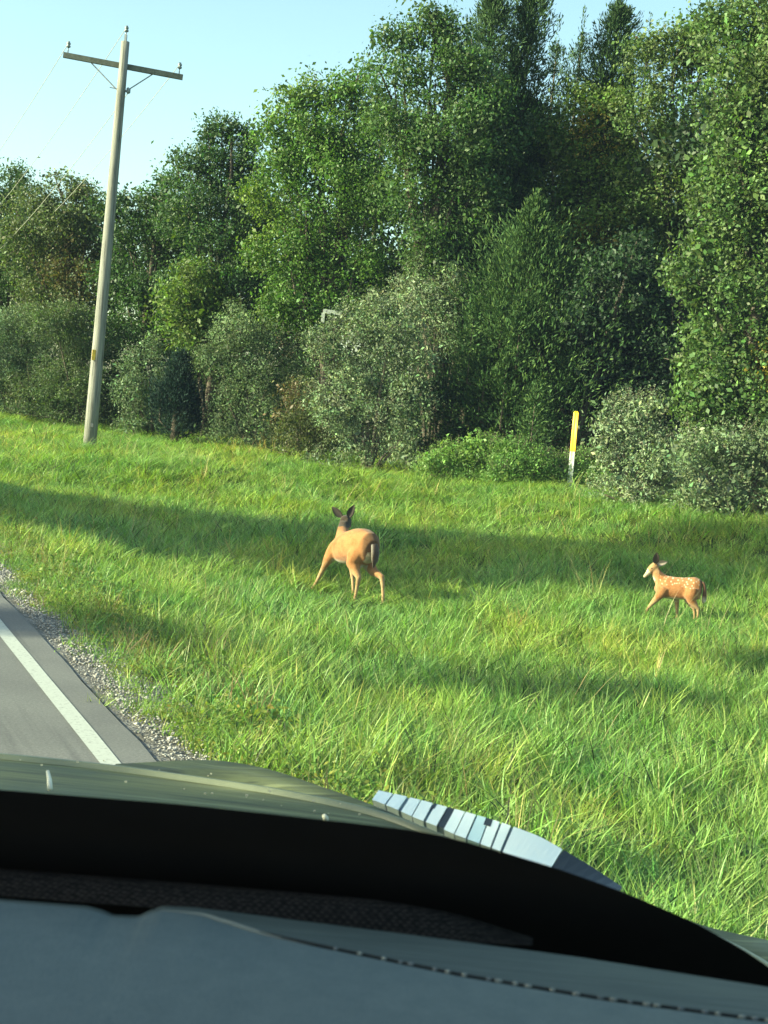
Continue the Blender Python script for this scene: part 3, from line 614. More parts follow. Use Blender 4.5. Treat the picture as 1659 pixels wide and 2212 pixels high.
# --- trees across the road, out of the frame, whose shade falls on the grass and the road, and one added to shade the car
def shade_tree(x, y, lobes, label, name='broadleaf_tree', **kw):
    broadleaf(0, 0, 0, None, label, base=(x, y, tz1(x, y)), world_lobes=[(np.array(c, float), (q, q, q * zf)) for (c, q, zf) in lobes], name=name, **{**dict(dens=9, size=.36, per=18, clump=.35, tr=.25), **kw})
sx, sy = math.cos(SUN_AZ), math.sin(SUN_AZ); TE = math.tan(SUN_EL)
def upsun(x, y, z, h):    # point at height h on the sun ray through a ground point
    t = (h - z) / TE; return (x + sx * t, y + sy * t, h)
def cast(pts, label, **kw):
    """pts: ground points (px,py on the ground) that lie in this tree's shade, lobe radius, and the tree's distance up-sun"""
    lob = []
    for (x, y, z, dist, q, zf) in pts:
        t = dist; lob.append(((x + sx * t, y + sy * t, z + TE * t), q, zf))
    bx = np.mean([l[0][0] for l in lob]); by = np.mean([l[0][1] for l in lob]); shade_tree(bx, by, lob, label, **kw)
cast([(-9, 19.6, -.2, 21, 2.8, .8), (-6.5, 20.8, -.4, 23, 2.8, .8), (-4, 21.6, -.6, 25.5, 2.6, .75), (-1.5, 22.0, -.6, 27.5, 2.4, .7), (1.0, 22.5, -.6, 29.5, 2.1, .65), (3.5, 23.2, -.6, 32, 2.1, .6), (6, 24.4, -.6, 34, 1.8, .6), (8.5, 25.2, -.6, 36.5, 1.5, .6)], 'tall tree across the road whose shade crosses the grass behind the deer')
cast([(-3.4, 9.9, 0, 16, .55, .5), (-2.6, 10.2, 0, 17, .5, .5), (-1.7, 10.6, -.2, 18, .45, .5), (-.9, 11.1, -.4, 19, .25, .4), (1.5, 12.3, -.6, 21, .55, .35), (2.5, 12.8, -.6, 22, .55, .35), (4.6, 15.6, -.7, 25, .3, .35)], 'slim tree across the road whose shade crosses the pavement edge', dens=22, size=.13, per=16, clump=.14, tr=.10)
shade_tree(-11.8, -3.5, [((-11.5, -3.5, 5.6), 2.3, 1), ((-12.5, -3.9, 7.6), 2.2, 1), ((-10.8, -4.6, 7.4), 2.0, 1), ((-11.8, -3.6, 3.6), 2.1, .9)], 'unseen roadside tree added to shade the car')  # added out of view to keep the dash and rear hood dark
SHADE_END = True

# ------------------------------------------------------------------ utility pole and wires
def make_pole():
    g = ground_px(193, 966); Yp = 34.6; b = at(193, 966, Yp); bz = tz1(b[0], b[1]); b = np.array([b[0], b[1], bz])
    T = at(271, 90, Yp); base = np.array([b[0], b[1], b[2]])
    root = empty('utility_pole', base, 'tall weathered wooden utility pole with one crossarm at the left', 'utility pole')
    t = NT('weathered_wood'); tc = t.n('ShaderNodeTexCoord'); mp = t.n('ShaderNodeMapping'); mp.inputs['Scale'].default_value = (14, 14, .6)
    t.l(tc.outputs['Object'], mp.inputs[0]); f = t.noise(2, 6, .65, mp.outputs[0])
    wood = t.done(t.bsdf(t.ramp(f, [(.36, (.09, .09, .08)), (.46, (.20, .20, .18)), (.6, (.25, .25, .22)), (.75, (.31, .305, .27))]), .85, .15, bump=f, bstr=.5, bdist=.01))
    H = T - base; top = H
    mb = MB(); n = 9; pts = [H * k / (n - 1) + (np.array([0, 0, -.3]) if k == 0 else 0) for k in range(n)]
    mb.tube(pts, [.165 - .065 * k / (n - 1) for k in range(n)], 14); link('pole_shaft', mb.mesh('pole_shaft', True), wood, root)
    Hn = H / np.linalg.norm(H)
    ad = np.array([.985, .17, 0]); back = np.array([-.17, .985, 0])
    c = H * .944 + back * .13
    arm_l = at(139, 124, Yp)[0]; arm_r = at(390, 160, Yp)[0]; L0 = (base[0] + c[0] - arm_l) / .985; L1 = (arm_r - base[0] - c[0]) / .985
    tilt = .055; ad3 = np.array([ad[0], ad[1], -tilt]); ad3 /= np.linalg.norm(ad3); z3 = np.cross(ad3, back); z3 /= np.linalg.norm(z3)
    if z3[2] < 0: z3 = -z3
    rot = np.stack([ad3, back, z3], 1)
    mb = MB(); mb.box(c + ad3 * (L1 - L0) / 2, (L0 + L1, .10, .125), rot)
    link('crossarm', mb.mesh('crossarm'), simple('arm_wood', (.14, .15, .12), .85, .15, var=.25), root)
    steel = simple('galvanised', (.30, .32, .32), .5, .4, .4)
    for sgn, l in ((-1, .78), (1, .72)):
        mb = MB(); q = c + ad3 * sgn * l - z3 * .06; e = H * .90 + back * .10 + ad3 * sgn * .08 - np.array([0, 0, .18])
        mb.tube([q, e], .016, 6); link('brace', mb.mesh('brace'), steel, root)
    glass = simple('insulator_porcelain', (.16, .20, .20), .25, .6)
    ins = []
    def insulator(p, nm='insulator'):
        mb = MB(); p = np.array(p, float)
        mb.tube([p, p + Hn * .16], .014, 6); z = .14
        mb.tube([p + Hn * q for q in (.13, .15, .17, .19, .21, .24, .26, .28)], [.03, .055, .058, .035, .05, .052, .03, .035], 10)
        link(nm, mb.mesh(nm, True), glass, root); ins.append(base + p + Hn * .25)
    insulator(c - ad3 * (L0 - .10) + z3 * .06); insulator(c + ad3 * (L1 - .10) + z3 * .06)
    insulator(H + Hn * .10)
    mb = MB(); mb.box(H + Hn * .05, (.05, .10, .24)); link('pole_top_bracket', mb.mesh('pole_top_bracket'), steel, root)
    p = H * .885; mb = MB(); mb.tube([p - ad3 * .28, p + ad3 * .20], .012, 6); link('through_bolt', mb.mesh('through_bolt'), steel, root)
    mb = MB(); mb.tube([p + ad3 * .14 - Hn * .06, p + ad3 * .18 - Hn * .03, p + ad3 * .18 + Hn * .03, p + ad3 * .14 + Hn * .06], [.035, .05, .05, .035], 8)
    link('spool_insulator', mb.mesh('spool_insulator', True), glass, root); ins.append(base + p + ad3 * .2)
    # yellow tag and small plates
    q = H * .235; mb = MB(); mb.box(q - np.array([.06, .15, 0]), (.09, .02, .26), np.array([[.93, -.36, 0], [.36, .93, 0], [0, 0, 1]])); link('pole_tag', mb.mesh('pole_tag'), simple('yellow_tag', (.75, .48, .06), .6), root, label='yellow tag on the pole')
    q = H * .062; mb = MB(); mb.box(q + np.array([.05, -.158, 0]), (.07, .015, .09)); link('pole_tag', mb.mesh('pole_tag'), simple('grey_tag', (.08, .09, .09), .6), root, label='small dark tag near the foot')
    # wires run on along the road to the next pole, outside the frame
    wire = simple('wire_aluminium', (.42, .44, .38), .5, .4)
    NP = base[:2] + RD * 72; nz = tz1(NP[0], NP[1]) + np.linalg.norm(H) * .86
    offs = [-L0 + .1, L1 - .1, 0, .1]; sag = [2.0, 2.8, 2.6, 2.6]
    descs = ['thin wire from the left end of the crossarm', 'thin wire from the right end of the crossarm', 'thin wire from the top of the utility pole', 'thin wire from the bolt below the crossarm']
    for k, a in enumerate(ins):
        e = np.array([NP[0] + RN[0] * offs[k], NP[1] + RN[1] * offs[k], nz + (0, 0, .5, -1.3)[k]])
        t = np.linspace(0, 1, 40)[:, None]; P = a + (e - a) * t; P[:, 2] -= sag[k] * 4 * (t * (1 - t))[:, 0]
        mb = MB(); mb.tube(list(P), .0085, 5); link('power_line', mb.mesh('power_line'), wire, label=descs[k] + ', running off to the left', category='wire', group='wires strung from the utility pole')
    mb = MB(); r2 = empty('utility_pole', (NP[0], NP[1], tz1(*NP)), 'next wooden utility pole farther along the road', 'utility pole')
    HH = np.linalg.norm(H); mb.tube([(0, 0, -.3), (0, 0, HH * .9)], [.16, .10], 12); link('pole_shaft', mb.mesh('pole_shaft', True), wood, r2)
    mb = MB(); mb.box((0, 0, HH * .85), (2.7, .1, .12), np.array([[RN[0], -RN[1], 0], [RN[1], RN[0], 0], [0, 0, 1]])); link('crossarm', mb.mesh('crossarm'), wood, r2)
make_pole()

# ------------------------------------------------------------------ marker post
def make_marker():
    Yp = 33.0; b = at(1231, 1040, Yp); base = np.array([b[0], b[1], tz1(b[0], b[1])]); top = at(1244.5, 888, Yp) - base
    root = empty('marker_post', base, 'slim white marker post with a yellow upper half in green brush', 'marker post')
    Wm = .135; k = .51; u = top / np.linalg.norm(top); L = np.linalg.norm(top); x = np.array([.80, -.60, 0]); x -= u * np.dot(x, u); x /= np.linalg.norm(x); y = np.cross(u, x)
    def panel(z0, z1, nm, mat, off=0, rnd=False):
        mb = MB(); V = []; zs = [z0, z1 - (.04 if rnd else 0)] + ([z1] if rnd else [])
        prof = [(-.5, 0), (-.5, .010), (-.25, .028), (0, .034), (.25, .028), (.5, .010), (.5, 0), (.25, .018), (0, .024), (-.25, .018)]
        for i, z in enumerate(zs):
            s = .55 if (rnd and i == 2) else 1
            V += [u * z + x * a * Wm * s + y * (bq * 1.3 + off) for a, bq in prof]
        n = len(prof); Fs = [(i * n + j, i * n + (j + 1) % n, (i + 1) * n + (j + 1) % n, (i + 1) * n + j) for i in range(len(zs) - 1) for j in range(n)]
        Fs += [tuple(range(n)), tuple(range((len(zs) - 1) * n, len(zs) * n))[::-1]]
        mb.add(V, Fs); link(nm, mb.mesh(nm, True), mat, root)
    panel(-.2, L * .50, 'post', simple('white_plastic', (.74, .78, .72), .45, .4, var=.04), 0)
    panel(L * .50, L, 'yellow_sleeve', simple('yellow_plastic', (.86, .47, .02), .45, .4, var=.05), .002, True)
make_marker()
# pale sheet half hidden among the trees
pp = at(717, 684, 38.0); mb = MB(); mb.box((0, 0, .12), (.5, .03, .11), np.array([[1, 0, .05], [0, 1, 0], [-.05, 0, 1]])); mb.box((-.24, -.03, -.05), (.09, .03, .26))
link('sheet_metal', mb.mesh('sheet_metal'), simple('pale_metal', (.34, .38, .33), .6), loc=pp, label='small pale metal sheet half hidden in leaves above the largest silver shrub', category='metal sheet')

# ------------------------------------------------------------------ deer
def loft(mb, rings, n=16):
    """rings: (x, y, z, halfwidth(y), halfheight) stations with the plane normal along the path"""
    pts = [q[:3] for q in rings]; mb.tube(pts, [(q[3], q[4]) for q in rings], n)
def voxel_body(mb, name, vox, it=5):
    me = mb.mesh(name); o = bpy.data.objects.new('tmp', me); COL.objects.link(o)
    md = o.modifiers.new('r', 'REMESH'); md.mode = 'VOXEL'; md.voxel_size = vox; md.use_smooth_shade = True
    s = o.modifiers.new('s', 'SMOOTH'); s.factor = .5; s.iterations = it
    dg = bpy.context.evaluated_depsgraph_get(); ev = o.evaluated_get(dg); out = bpy.data.meshes.new_from_object(ev)
    bpy.data.objects.remove(o); out.name = name
    out.polygons.foreach_set('use_smooth', np.ones(len(out.polygons), bool)); return out
def coat_attr(me, fn):
    n = len(me.vertices); co = np.zeros(n * 3, np.float32); me.vertices.foreach_get('co', co); co = co.reshape(-1, 3)
    nr = np.zeros(n * 3, np.float32); me.vertices.foreach_get('normal', nr); nr = nr.reshape(-1, 3)
    c = np.ones((n, 4), np.float32); c[:, :3] = fn(co, nr)
    a = me.attributes.new('tint', 'FLOAT_COLOR', 'POINT'); a.data.foreach_set('color', c.ravel())
def furmat():
    t = NT('fur'); a = t.n('ShaderNodeAttribute', _attribute_name='tint'); g = t.n('ShaderNodeTexCoord')
    mp = t.n('ShaderNodeMapping'); mp.inputs['Scale'].default_value = (14, 40, 40); t.l(g.outputs['Object'], mp.inputs[0]); f = t.noise(3, 5, .7, mp.outputs[0])
    col = t.mix(a.outputs['Color'], (.78, .74, .70), t.ramp(f, [(.35, (0, 0, 0)), (.65, (1, 1, 1))]), 'MULTIPLY')
    h = t.noise(9, 4, .7, g.outputs['Object']); col = t.mix(col, (.70, .60, .50), t.ramp(h, [(.45, (0, 0, 0)), (.7, (1, 1, 1))]), 'MULTIPLY')
    b = t.bsdf(col, .85, .1, bump=f, bstr=.6, bdist=.012); b.inputs['Sheen Weight'].default_value = .15
    return t.done(b)
M_fur = furmat()
def blend(a, b, t): t = np.clip(t, 0, 1)[:, None]; return a * (1 - t) + b * t
def leg_tube(mb, pts, rad): mb.tube(pts, rad, 10)
def head_parts(mb, hb, hd, up, s, ears, earlen=.15, earw=.045):
    """head lofted from poll hb along direction hd"""
    hb = np.array(hb, float); hd = np.array(hd, float); hd /= np.linalg.norm(hd); side = np.cross(np.array(up), hd); side /= np.linalg.norm(side); u = np.cross(hd, side)
    st = [(-.045, .0, .05, .055), (.0, .005, .062, .066), (.05, 0, .062, .066), (.10, -.008, .052, .055), (.15, -.022, .038, .040), (.20, -.034, .030, .031), (.235, -.040, .026, .026), (.25, -.042, .012, .014)]
    pts = [hb + hd * a * s + u * b * s for a, b, *_ in st]; mb.tube(pts, [(q[2] * s, q[3] * s) for q in st], 14)
    return hb, hd, side, u
def ear_mesh(base, d, wide, L, w, th=.006):
    base = np.array(base, float); d = np.array(d, float); d /= np.linalg.norm(d); wv = np.array(wide, float); wv -= d * np.dot(wv, d); wv /= np.linalg.norm(wv); nv = np.cross(d, wv)
    ts = [0, .15, .35, .6, .8, .93, 1.0]; ws = [.35, .75, 1.0, .92, .6, .28, .04]; P = []
    for side_ in (1, -1):
        for t, ww in zip(ts, ws):
            for k in (-1, -.5, 0, .5, 1):
                cup = (k * k) * .55 * w * ww
                P.append(base + d * L * t + wv * w * ww * k + nv * (cup + side_ * th * (1 - .7 * abs(k))))
    mb = MB(); m = 5; n = len(ts); Fs = []
    for sd_ in (0, 1):
        o = sd_ * n * m
        for i in range(n - 1):
            for j in range(m - 1):
                q = (o + i * m + j, o + i * m + j + 1, o + (i + 1) * m + j + 1, o + (i + 1) * m + j); Fs.append(q if sd_ == 0 else q[::-1])
    for i in range(n - 1):
        for j in (0, m - 1):
            q = (i * m + j, (i + 1) * m + j, n * m + (i + 1) * m + j, n * m + i * m + j); Fs.append(q)
    mb.add(P, Fs); return mb.mesh('ear', True)
def ball(c, r, n=8):
    mb = MB(); c = np.array(c, float); mb.tube([c + np.array([0, 0, -r * math.cos(math.pi * k / n)]) for k in range(n + 1)], [max(.0005, r * math.sin(math.pi * k / n)) for k in range(n + 1)], 10); return mb
def make_doe():
    base = ground_px(752, 1291); base[2] = tz1(base[0], base[1])
    S = base[1] / FPX * 160.0 * 1.0
    S = max(.85, min(1.1, 1.0 * 145 / (.92 * FPX / base[1])))
    root = empty('doe', base, 'adult doe walking away to the left in the grass, head turned to the trees', 'deer', rz=math.atan2(.86, -.53))
    mb = MB()
    loft(mb, [(-.53, 0, .70, .04, .07), (-.50, 0, .70, .12, .17), (-.42, 0, .735, .175, .23), (-.30, 0, .75, .21, .245), (-.14, 0, .735, .225, .245), (.04, 0, .69, .22, .235), (.20, 0, .65, .20, .215), (.33, 0, .635, .165, .19), (.42, -.01, .65, .12, .15), (.48, -.02, .67, .06, .09)], 20)
    loft(mb, [(.22, 0, .72, .12, .15), (.36, -.03, .78, .105, .13), (.43, -.07, .85, .09, .11), (.48, -.10, .92, .08, .09), (.505, -.12, .98, .072, .078)], 14)
    hb, hd, side, u = head_parts(mb, (.515, -.14, 1.01), (.72, -.68, -.14), (0, 0, 1), 1.28, True)
    leg_tube(mb, [(-.33, .03, .82), (-.34, .07, .73), (-.31, .125, .60), (-.30, .145, .50), (-.38, .14, .41), (-.46, .135, .34), (-.44, .135, .22), (-.42, .135, .10), (-.41, .135, .035), (-.40, .135, -.02)], [.08, .13, .13, .10, .062, .040, .029, .025, .029, .033])
    leg_tube(mb, [(-.33, -.03, .82), (-.33, -.07, .73), (-.27, -.12, .60), (-.24, -.13, .50), (-.38, -.135, .42), (-.56, -.17, .37), (-.59, -.18, .24), (-.60, -.19, .12), (-.61, -.19, .04), (-.60, -.19, -.02)], [.08, .13, .13, .10, .068, .042, .030, .025, .029, .033])
    leg_tube(mb, [(.24, .04, .74), (.28, .08, .66), (.34, .125, .56), (.38, .165, .46), (.42, .185, .36), (.48, .205, .24), (.54, .225, .12), (.58, .24, .05), (.60, .245, .0)], [.06, .12, .10, .068, .044, .032, .025, .028, .032])
    leg_tube(mb, [(.26, -.08, .68), (.25, -.13, .54), (.23, -.14, .43), (.20, -.14, .34), (.15, -.14, .20), (.12, -.14, .09), (.11, -.14, .0)], [.13, .09, .06, .038, .027, .024, .030])
    leg_tube(mb, [(-.30, .03, .52), (-.26, .035, .475), (-.20, .03, .47)], [.05, .055, .03])
    me = voxel_body(mb, 'body', .010, 22)
    tan = np.array([.39, .180, .070]); pale = np.array([.42, .28, .15]); white = np.array([.48, .45, .33]); brown = np.array([.17, .095, .048]); grey = np.array([.05, .043, .036])
    def coat(co, nr):
        x, y, z = co.T; c = np.tile(tan, (len(co), 1))
        c = blend(c, np.array([.38, .165, .062]), np.clip(np.sin(x * 9 + z * 14) * np.sin(x * 5 - z * 11), 0, 1) * .5)
        c = blend(c, brown, (z - .86) / .06 * .55 * np.clip(1 - np.abs(y) / .09, 0, 1))
        c = blend(c, white, np.where((np.abs(x) < .34) & (z > .36), np.clip((.515 - z) / .03, 0, 1) * np.clip((.17 - np.abs(y)) / .03, 0, 1), 0))
        c = blend(c, pale, np.where(z < .46, (.50 - z) / .18, 0))
        rump = np.clip((-.44 - x) / .05, 0, 1) * np.clip((.17 - np.abs(y)) / .05, 0, 1) * (z > .5); c = blend(c, brown * .8, rump * .9)  # shade of the rump put into the coat as darker brown
        c = blend(c, white, ((x < -.42) & (np.abs(y) < .075) & (z > .46) & (z < .70)) * .7)
        neck_shade = np.clip((z - .90) / .05, 0, 1) * (x > .3); pl = (x + y * 1.0) > .0
        c = blend(c, grey, neck_shade * np.clip((.5 - nr[:, 1]) * 3, .1, 1))  # neck shade put into the coat, its sunward side left paler
        c = blend(c, grey, (np.linalg.norm(co - hb, axis=1) < .17) * (z > .93) * .95)  # shade on the back of the head put into the coat
        return blend(c, np.array([.04, .03, .025]), (z < .02) * 1.0)
    coat_attr(me, coat); body = link('body', me, M_fur, root)
    em = simple('ear_fur', (.045, .038, .032), .85, .1, var=.2)
    for sgn, d in ((1, (.05, .42, .75)), (-1, (.12, -.22, .85))):
        dd = side * sgn * (1.0 if sgn > 0 else .30) * np.sign(np.dot(side, (0.6, .8, 0))) + np.array([0, 0, 1.0]) * .8 - hd * .1
        b = hb + side * sgn * .045 * np.sign(np.dot(side, (0.6, .8, 0))) + u * .05 - hd * .01
        link('ear', ear_mesh(b, dd, side, .205, .052), em, root)
    for sgn in (1, -1):
        link('eye', ball(hb + hd * .07 + side * sgn * .056 + u * .018, .014).mesh('eye', True), simple('eye_dark', (.01, .008, .006), .15, .6), root)
    link('nose', ball(hb + hd * .243 - u * .036, .02).mesh('nose', True), simple('nose_dark', (.015, .012, .012), .35, .5), root)
    mb = MB(); mb.tube([(-.47, -.01, .83), (-.54, -.015, .80), (-.575, -.02, .70), (-.58, -.02, .60), (-.56, -.02, .50)], [(.035, .02), (.055, .028), (.068, .03), (.055, .024), (.01, .008)], 12)
    tl = mb.mesh('tail', True)
    def tc(co, nr):
        c = np.tile(np.array([.09, .06, .045]), (len(co), 1)); return blend(c, np.array([.30, .28, .25]), np.where(np.abs(co[:, 1] + .02) > .048, 1, 0) * .7)
    coat_attr(tl, tc); link('tail', tl, M_fur, root)
    root.scale = (S, S, S); return root
def make_fawn():
    base = ground_px(1456, 1340); base[2] = tz1(base[0], base[1])
    px_per_m = FPX / base[1]
    S = 99 / (.61 * px_per_m)
    root = empty('fawn', base, 'small spotted fawn walking left through the grass at the right', 'deer', rz=math.atan2(.30, -.95))
    mb = MB()
    loft(mb, [(-.32, 0, .46, .03, .06), (-.295, 0, .46, .085, .13), (-.23, 0, .455, .115, .160), (-.10, 0, .44, .12, .150), (.04, 0, .43, .12, .150), (.15, 0, .43, .115, .155), (.23, 0, .445, .09, .135), (.285, 0, .465, .05, .08)], 18)
    loft(mb, [(.18, 0, .48, .08, .11), (.25, 0, .54, .062, .09), (.295, .0, .60, .052, .068), (.31, .0, .66, .045, .055)], 12)
    hb, hd, side, u = head_parts(mb, (.325, .0, .69), (.74, .22, -.66), (0, 0, 1), .86, True)
    leg_tube(mb, [(-.20, .06, .46), (-.19, .085, .36), (-.215, .09, .29), (-.27, .09, .235), (-.305, .09, .20), (-.31, .09, .13), (-.305, .09, .04), (-.30, .09, -.02)], [.105, .095, .06, .038, .026, .019, .018, .022])
    leg_tube(mb, [(-.19, -.06, .46), (-.15, -.08, .35), (-.15, -.085, .28), (-.20, -.085, .22), (-.235, -.085, .18), (-.25, -.085, .12), (-.255, -.085, .04), (-.25, -.085, -.02)], [.10, .085, .055, .036, .025, .019, .018, .022])
    leg_tube(mb, [(.17, .055, .42), (.21, .08, .33), (.255, .09, .26), (.30, .09, .20), (.34, .09, .14), (.375, .09, .07), (.40, .09, -.01)], [.095, .065, .045, .034, .024, .019, .023])
    leg_tube(mb, [(.10, -.05, .42), (.04, -.08, .33), (.0, -.085, .26), (-.01, -.085, .18), (-.02, -.085, .10), (-.03, -.085, -.01)], [.08, .052, .036, .028, .022, .022])
    me = voxel_body(mb, 'body', .007, 26)
    r = np.random.default_rng(77); spots = []
    for row, zz in ((0, .585), (1, .552), (2, .515), (3, .475), (4, .435)):
        for k in range(9): spots.append((-.27 + .062 * k + .03 * (row % 2) + r.normal(0, .014), zz + r.normal(0, .009)))
    spots = np.array(spots)
    tan = np.array([.37, .170, .070]); pale = np.array([.41, .28, .15]); white = np.array([.62, .56, .42]); brown = np.array([.19, .105, .05])
    def coat(co, nr):
        x, y, z = co.T; c = np.tile(tan, (len(co), 1)); c = blend(c, brown, (z - .575) / .03 * .5 * (x < .2))
        d = np.min(np.hypot(x[:, None] - spots[None, :, 0], z[:, None] - spots[None, :, 1]), 1)
        c = blend(c, white, np.clip((.0125 - d) / .004, 0, 1) * (x < .24) * .85 * (.7 + .3 * np.sin(x * 31)) * (z > .46))
        c = blend(c, white, np.where((np.abs(x) < .24) & (z > .24), (.335 - z) / .04 * (np.abs(y) < .07), 0)); c = blend(c, pale, np.where(z < .28, (.32 - z) / .12, 0))
        c = blend(c, pale, (x > .26) * .6); hv = (co - hb) @ hd; c = blend(c, white, (hv > .10) * (x > .3) * (z > .5) * .9)
        c = blend(c, brown * .6, (x < -.27) * (np.abs(y) < .05) * (z > .40) * .7)
        c = blend(c, brown * .7, (x > .18) * (x < .36) * (nr[:, 2] > .35) * (nr[:, 0] < -.1) * (z > .58) * .9)
        return blend(c, np.array([.05, .04, .03]), (z < .02) * 1.0)
    coat_attr(me, coat); link('body', me, M_fur, root)
    dark = simple('fawn_ear_back', (.075, .055, .042), .85, .1, var=.2); pink = simple('fawn_ear_inner', (.42, .33, .26), .85, .1, var=.1)
    link('ear', ear_mesh(hb + u * .03 + side * .028 + np.array([-.01, 0, .02]), (-.05, .25, 1), np.array([.9, .3, 0]), .155, .046), dark, root)
    link('ear', ear_mesh(hb + u * .02 - side * .03 + np.array([-.02, 0, .01]), (-.93, -.30, .30), (0, 0, 1), .165, .040), pink, root, label='pale inner ear swung backwards')
    for sgn in (1, -1): link('eye', ball(hb + hd * .055 + side * sgn * .041 + u * .012, .011).mesh('eye', True), bpy.data.materials['eye_dark'], root)
    link('nose', ball(hb + hd * .178 - u * .028, .012).mesh('nose', True), simple('fawn_nose', (.25, .25, .22), .4, .4), root)
    mb = MB(); mb.tube([(-.29, 0, .56), (-.335, 0, .54), (-.355, 0, .47), (-.36, 0, .38), (-.36, 0, .31), (-.35, 0, .27)], [(.02, .014), (.034, .018), (.038, .022), (.04, .03), (.040, .032), (.008, .008)], 10)
    tl = mb.mesh('tail', True); coat_attr(tl, lambda co, nr: blend(np.tile(np.array([.13, .07, .04]), (len(co), 1)), np.array([.72, .66, .60]), (co[:, 2] < .37) * 1.0)); link('tail', tl, M_fur, root)
    root.scale = (S, S, S); return root
make_doe(); make_fawn()

# ------------------------------------------------------------------ the car we look out of
def smoothpts(pts, n):
    P = np.array(pts, float); d = np.r_[0, np.cumsum(np.linalg.norm(np.diff(P[:, :2], axis=0), axis=1))]; t = np.linspace(0, d[-1], n)
    out = np.stack([np.interp(t, d, P[:, k]) for k in range(P.shape[1])], 1)
    for _ in range(2): out[1:-1] = out[:-2] * .25 + out[1:-1] * .5 + out[2:] * .25
    return out
def make_car():
    root = empty('car', (0.0, 1.0, 0.0), 'dark green-brown car seen from inside, hood, windshield base and grey dashboard', 'car')
    off = -Vector((0, 1.0, 0))
    def part(nm, me, mat, parent=root, **kw):
        o = link(nm, me, mat, parent, **kw)
        if parent is root: o.location = off
        return o
    t = NT('car_paint_reflections'); g0 = t.n('ShaderNodeNewGeometry'); m0 = t.n('ShaderNodeMapping'); m0.inputs['Scale'].default_value = (1.6, 34, 34); t.l(g0.outputs['Position'], m0.inputs[0]); f = t.noise(1, 5, .6, m0.outputs[0])
    b = t.bsdf(t.ramp(f, [(.38, (.050, .056, .024)), (.46, (.11, .125, .05)), (.54, (.075, .085, .034)), (.63, (.17, .185, .085))]), .5, .3, coat=.10, bump=f, bstr=.25, bdist=.01); b.inputs['Coat Roughness'].default_value = .12  # tree reflections put into the paint colour as light and dark streaks
    paint = t.done(b)
    rimmat = simple('hood_lip', (.20, .22, .14), .4, .5)
    black = simple('frit_black', (.017, .018, .018), .8, .2)
    # hood: front edge runs left to right, then sweeps back along the right side
    zc = 1.10
    edge_px = [(-700, 1590), (-300, 1606), (0, 1626), (150, 1641), (280, 1656), (420, 1676), (560, 1696), (700, 1722), (820, 1750), (930, 1792), (1100, 1846), (1300, 1912), (1450, 1975), (1600, 2046), (1750, 2140), (1900, 2260)]
    E = smoothpts([atz(x, y, zc) for x, y in edge_px], 70)
    inner = np.stack([np.linspace(-1.45, .62, 70), np.full(70, 1.02), np.full(70, zc + .015)], 1)
    P = []
    for k in np.linspace(0, 1, 24):
        row = inner * (1 - k) + E * k; row = row.copy(); row[:, 2] += .030 * math.sin(math.pi * min(1, k)) * .9 - .012 * k ** 6
        P.append(row)
    E2 = E.copy()
    P = np.array(P); part('hood', grid_mesh('hood', P.transpose(1, 0, 2)), paint)
    def offs(A, d):
        tg = np.gradient(A[:, :2], axis=0); tg /= np.linalg.norm(tg, axis=1)[:, None]; nn = np.stack([-tg[:, 1], tg[:, 0]], 1); B = A.copy(); B[:, :2] += nn * d; return B
    lip = np.array([offs(E, 0.0) + [0, 0, -.012], offs(E, .003) + [0, 0, -.003], offs(E, .011) + [0, 0, -.003], offs(E, .014) + [0, 0, -.03]])
    part('hood_lip', grid_mesh('hood_lip', lip.transpose(1, 0, 2)), rimmat)
    # fender shoulder outside the hood seam
    fen_px = [(250, 1650), (330, 1646), (400, 1641), (470, 1641), (540, 1652), (600, 1666), (680, 1694), (760, 1722), (850, 1756), (930, 1788), (1100, 1842), (1340, 1924), (1480, 1986), (1540, 2008), (1600, 2018), (1680, 2034), (1800, 2080)]
    Fp = smoothpts([atz(x, y, zc - .02) for x, y in fen_px], 60); i0 = 22
    inn = offs(Fp, -.10); inn[:, 2] -= .02
    rows = [inn, inn * .5 + Fp * .5 + [0, 0, .004], Fp, offs(Fp, .02) + [0, 0, -.02], offs(Fp, .05) + [0, 0, -.10], offs(Fp, .07) + [0, 0, -.55]]
    part('fender', grid_mesh('fender', np.array(rows).transpose(1, 0, 2)), paint)
    # front of the car below the hood edge
    fr = np.array([E + [0, 0, -.03], offs(E, .03) + [0, 0, -.12], offs(E, .04) + [0, 0, -.62]])[:, :34]
    part('grille_panel', grid_mesh('grille_panel', fr.transpose(1, 0, 2)), paint)
    r = np.random.default_rng(12); bits = MB()  # pale specks stand in for the highlight dots along the hood rim
    for _ in range(34):
        e = E[r.integers(8, 40)] + [r.normal(0, .01), 0, 0]; q = e * r.uniform(.93, 1) + [0, 0, .006]; q[2] = zc + .012 + r.uniform(0, .012); w = r.uniform(.001, .0028); bits.box(q, (w * 1.6, w, w))
    part('rim_glints', bits.mesh('rim_glints'), simple('rim_glint', (.55, .50, .36), .8), kind='stuff')
    # washer nozzles
    wn = simple('nozzle_white', (.70, .68, .55), .5)
    for (xa, ya, xb, yb, r) in ((103, 1667, 108, 1704, .004), (700, 1762, 704, 1772, .0045)):
        a = atz(xa, ya, zc + .045); bq = atz(xb, yb, zc + .035); mb = MB(); mb.tube([a, a * .6 + bq * .4 + [.001, 0, 0], bq], [r * .8, r, r * 1.1], 8); part('washer_nozzle', mb.mesh('washer_nozzle', True), wn)
    # sky reflection on the fender edge, modelled as a pale ribbed strip
    def c2(cx, cy): return ((1400 + cx * .7233) * .5486, (3000 + cy * .7233) * .5486)
    top = [(125, 155), (250, 182), (375, 212), (490, 243), (600, 272), (740, 312), (860, 352), (1000, 405), (1125, 475), (1300, 580), (1450, 680)]
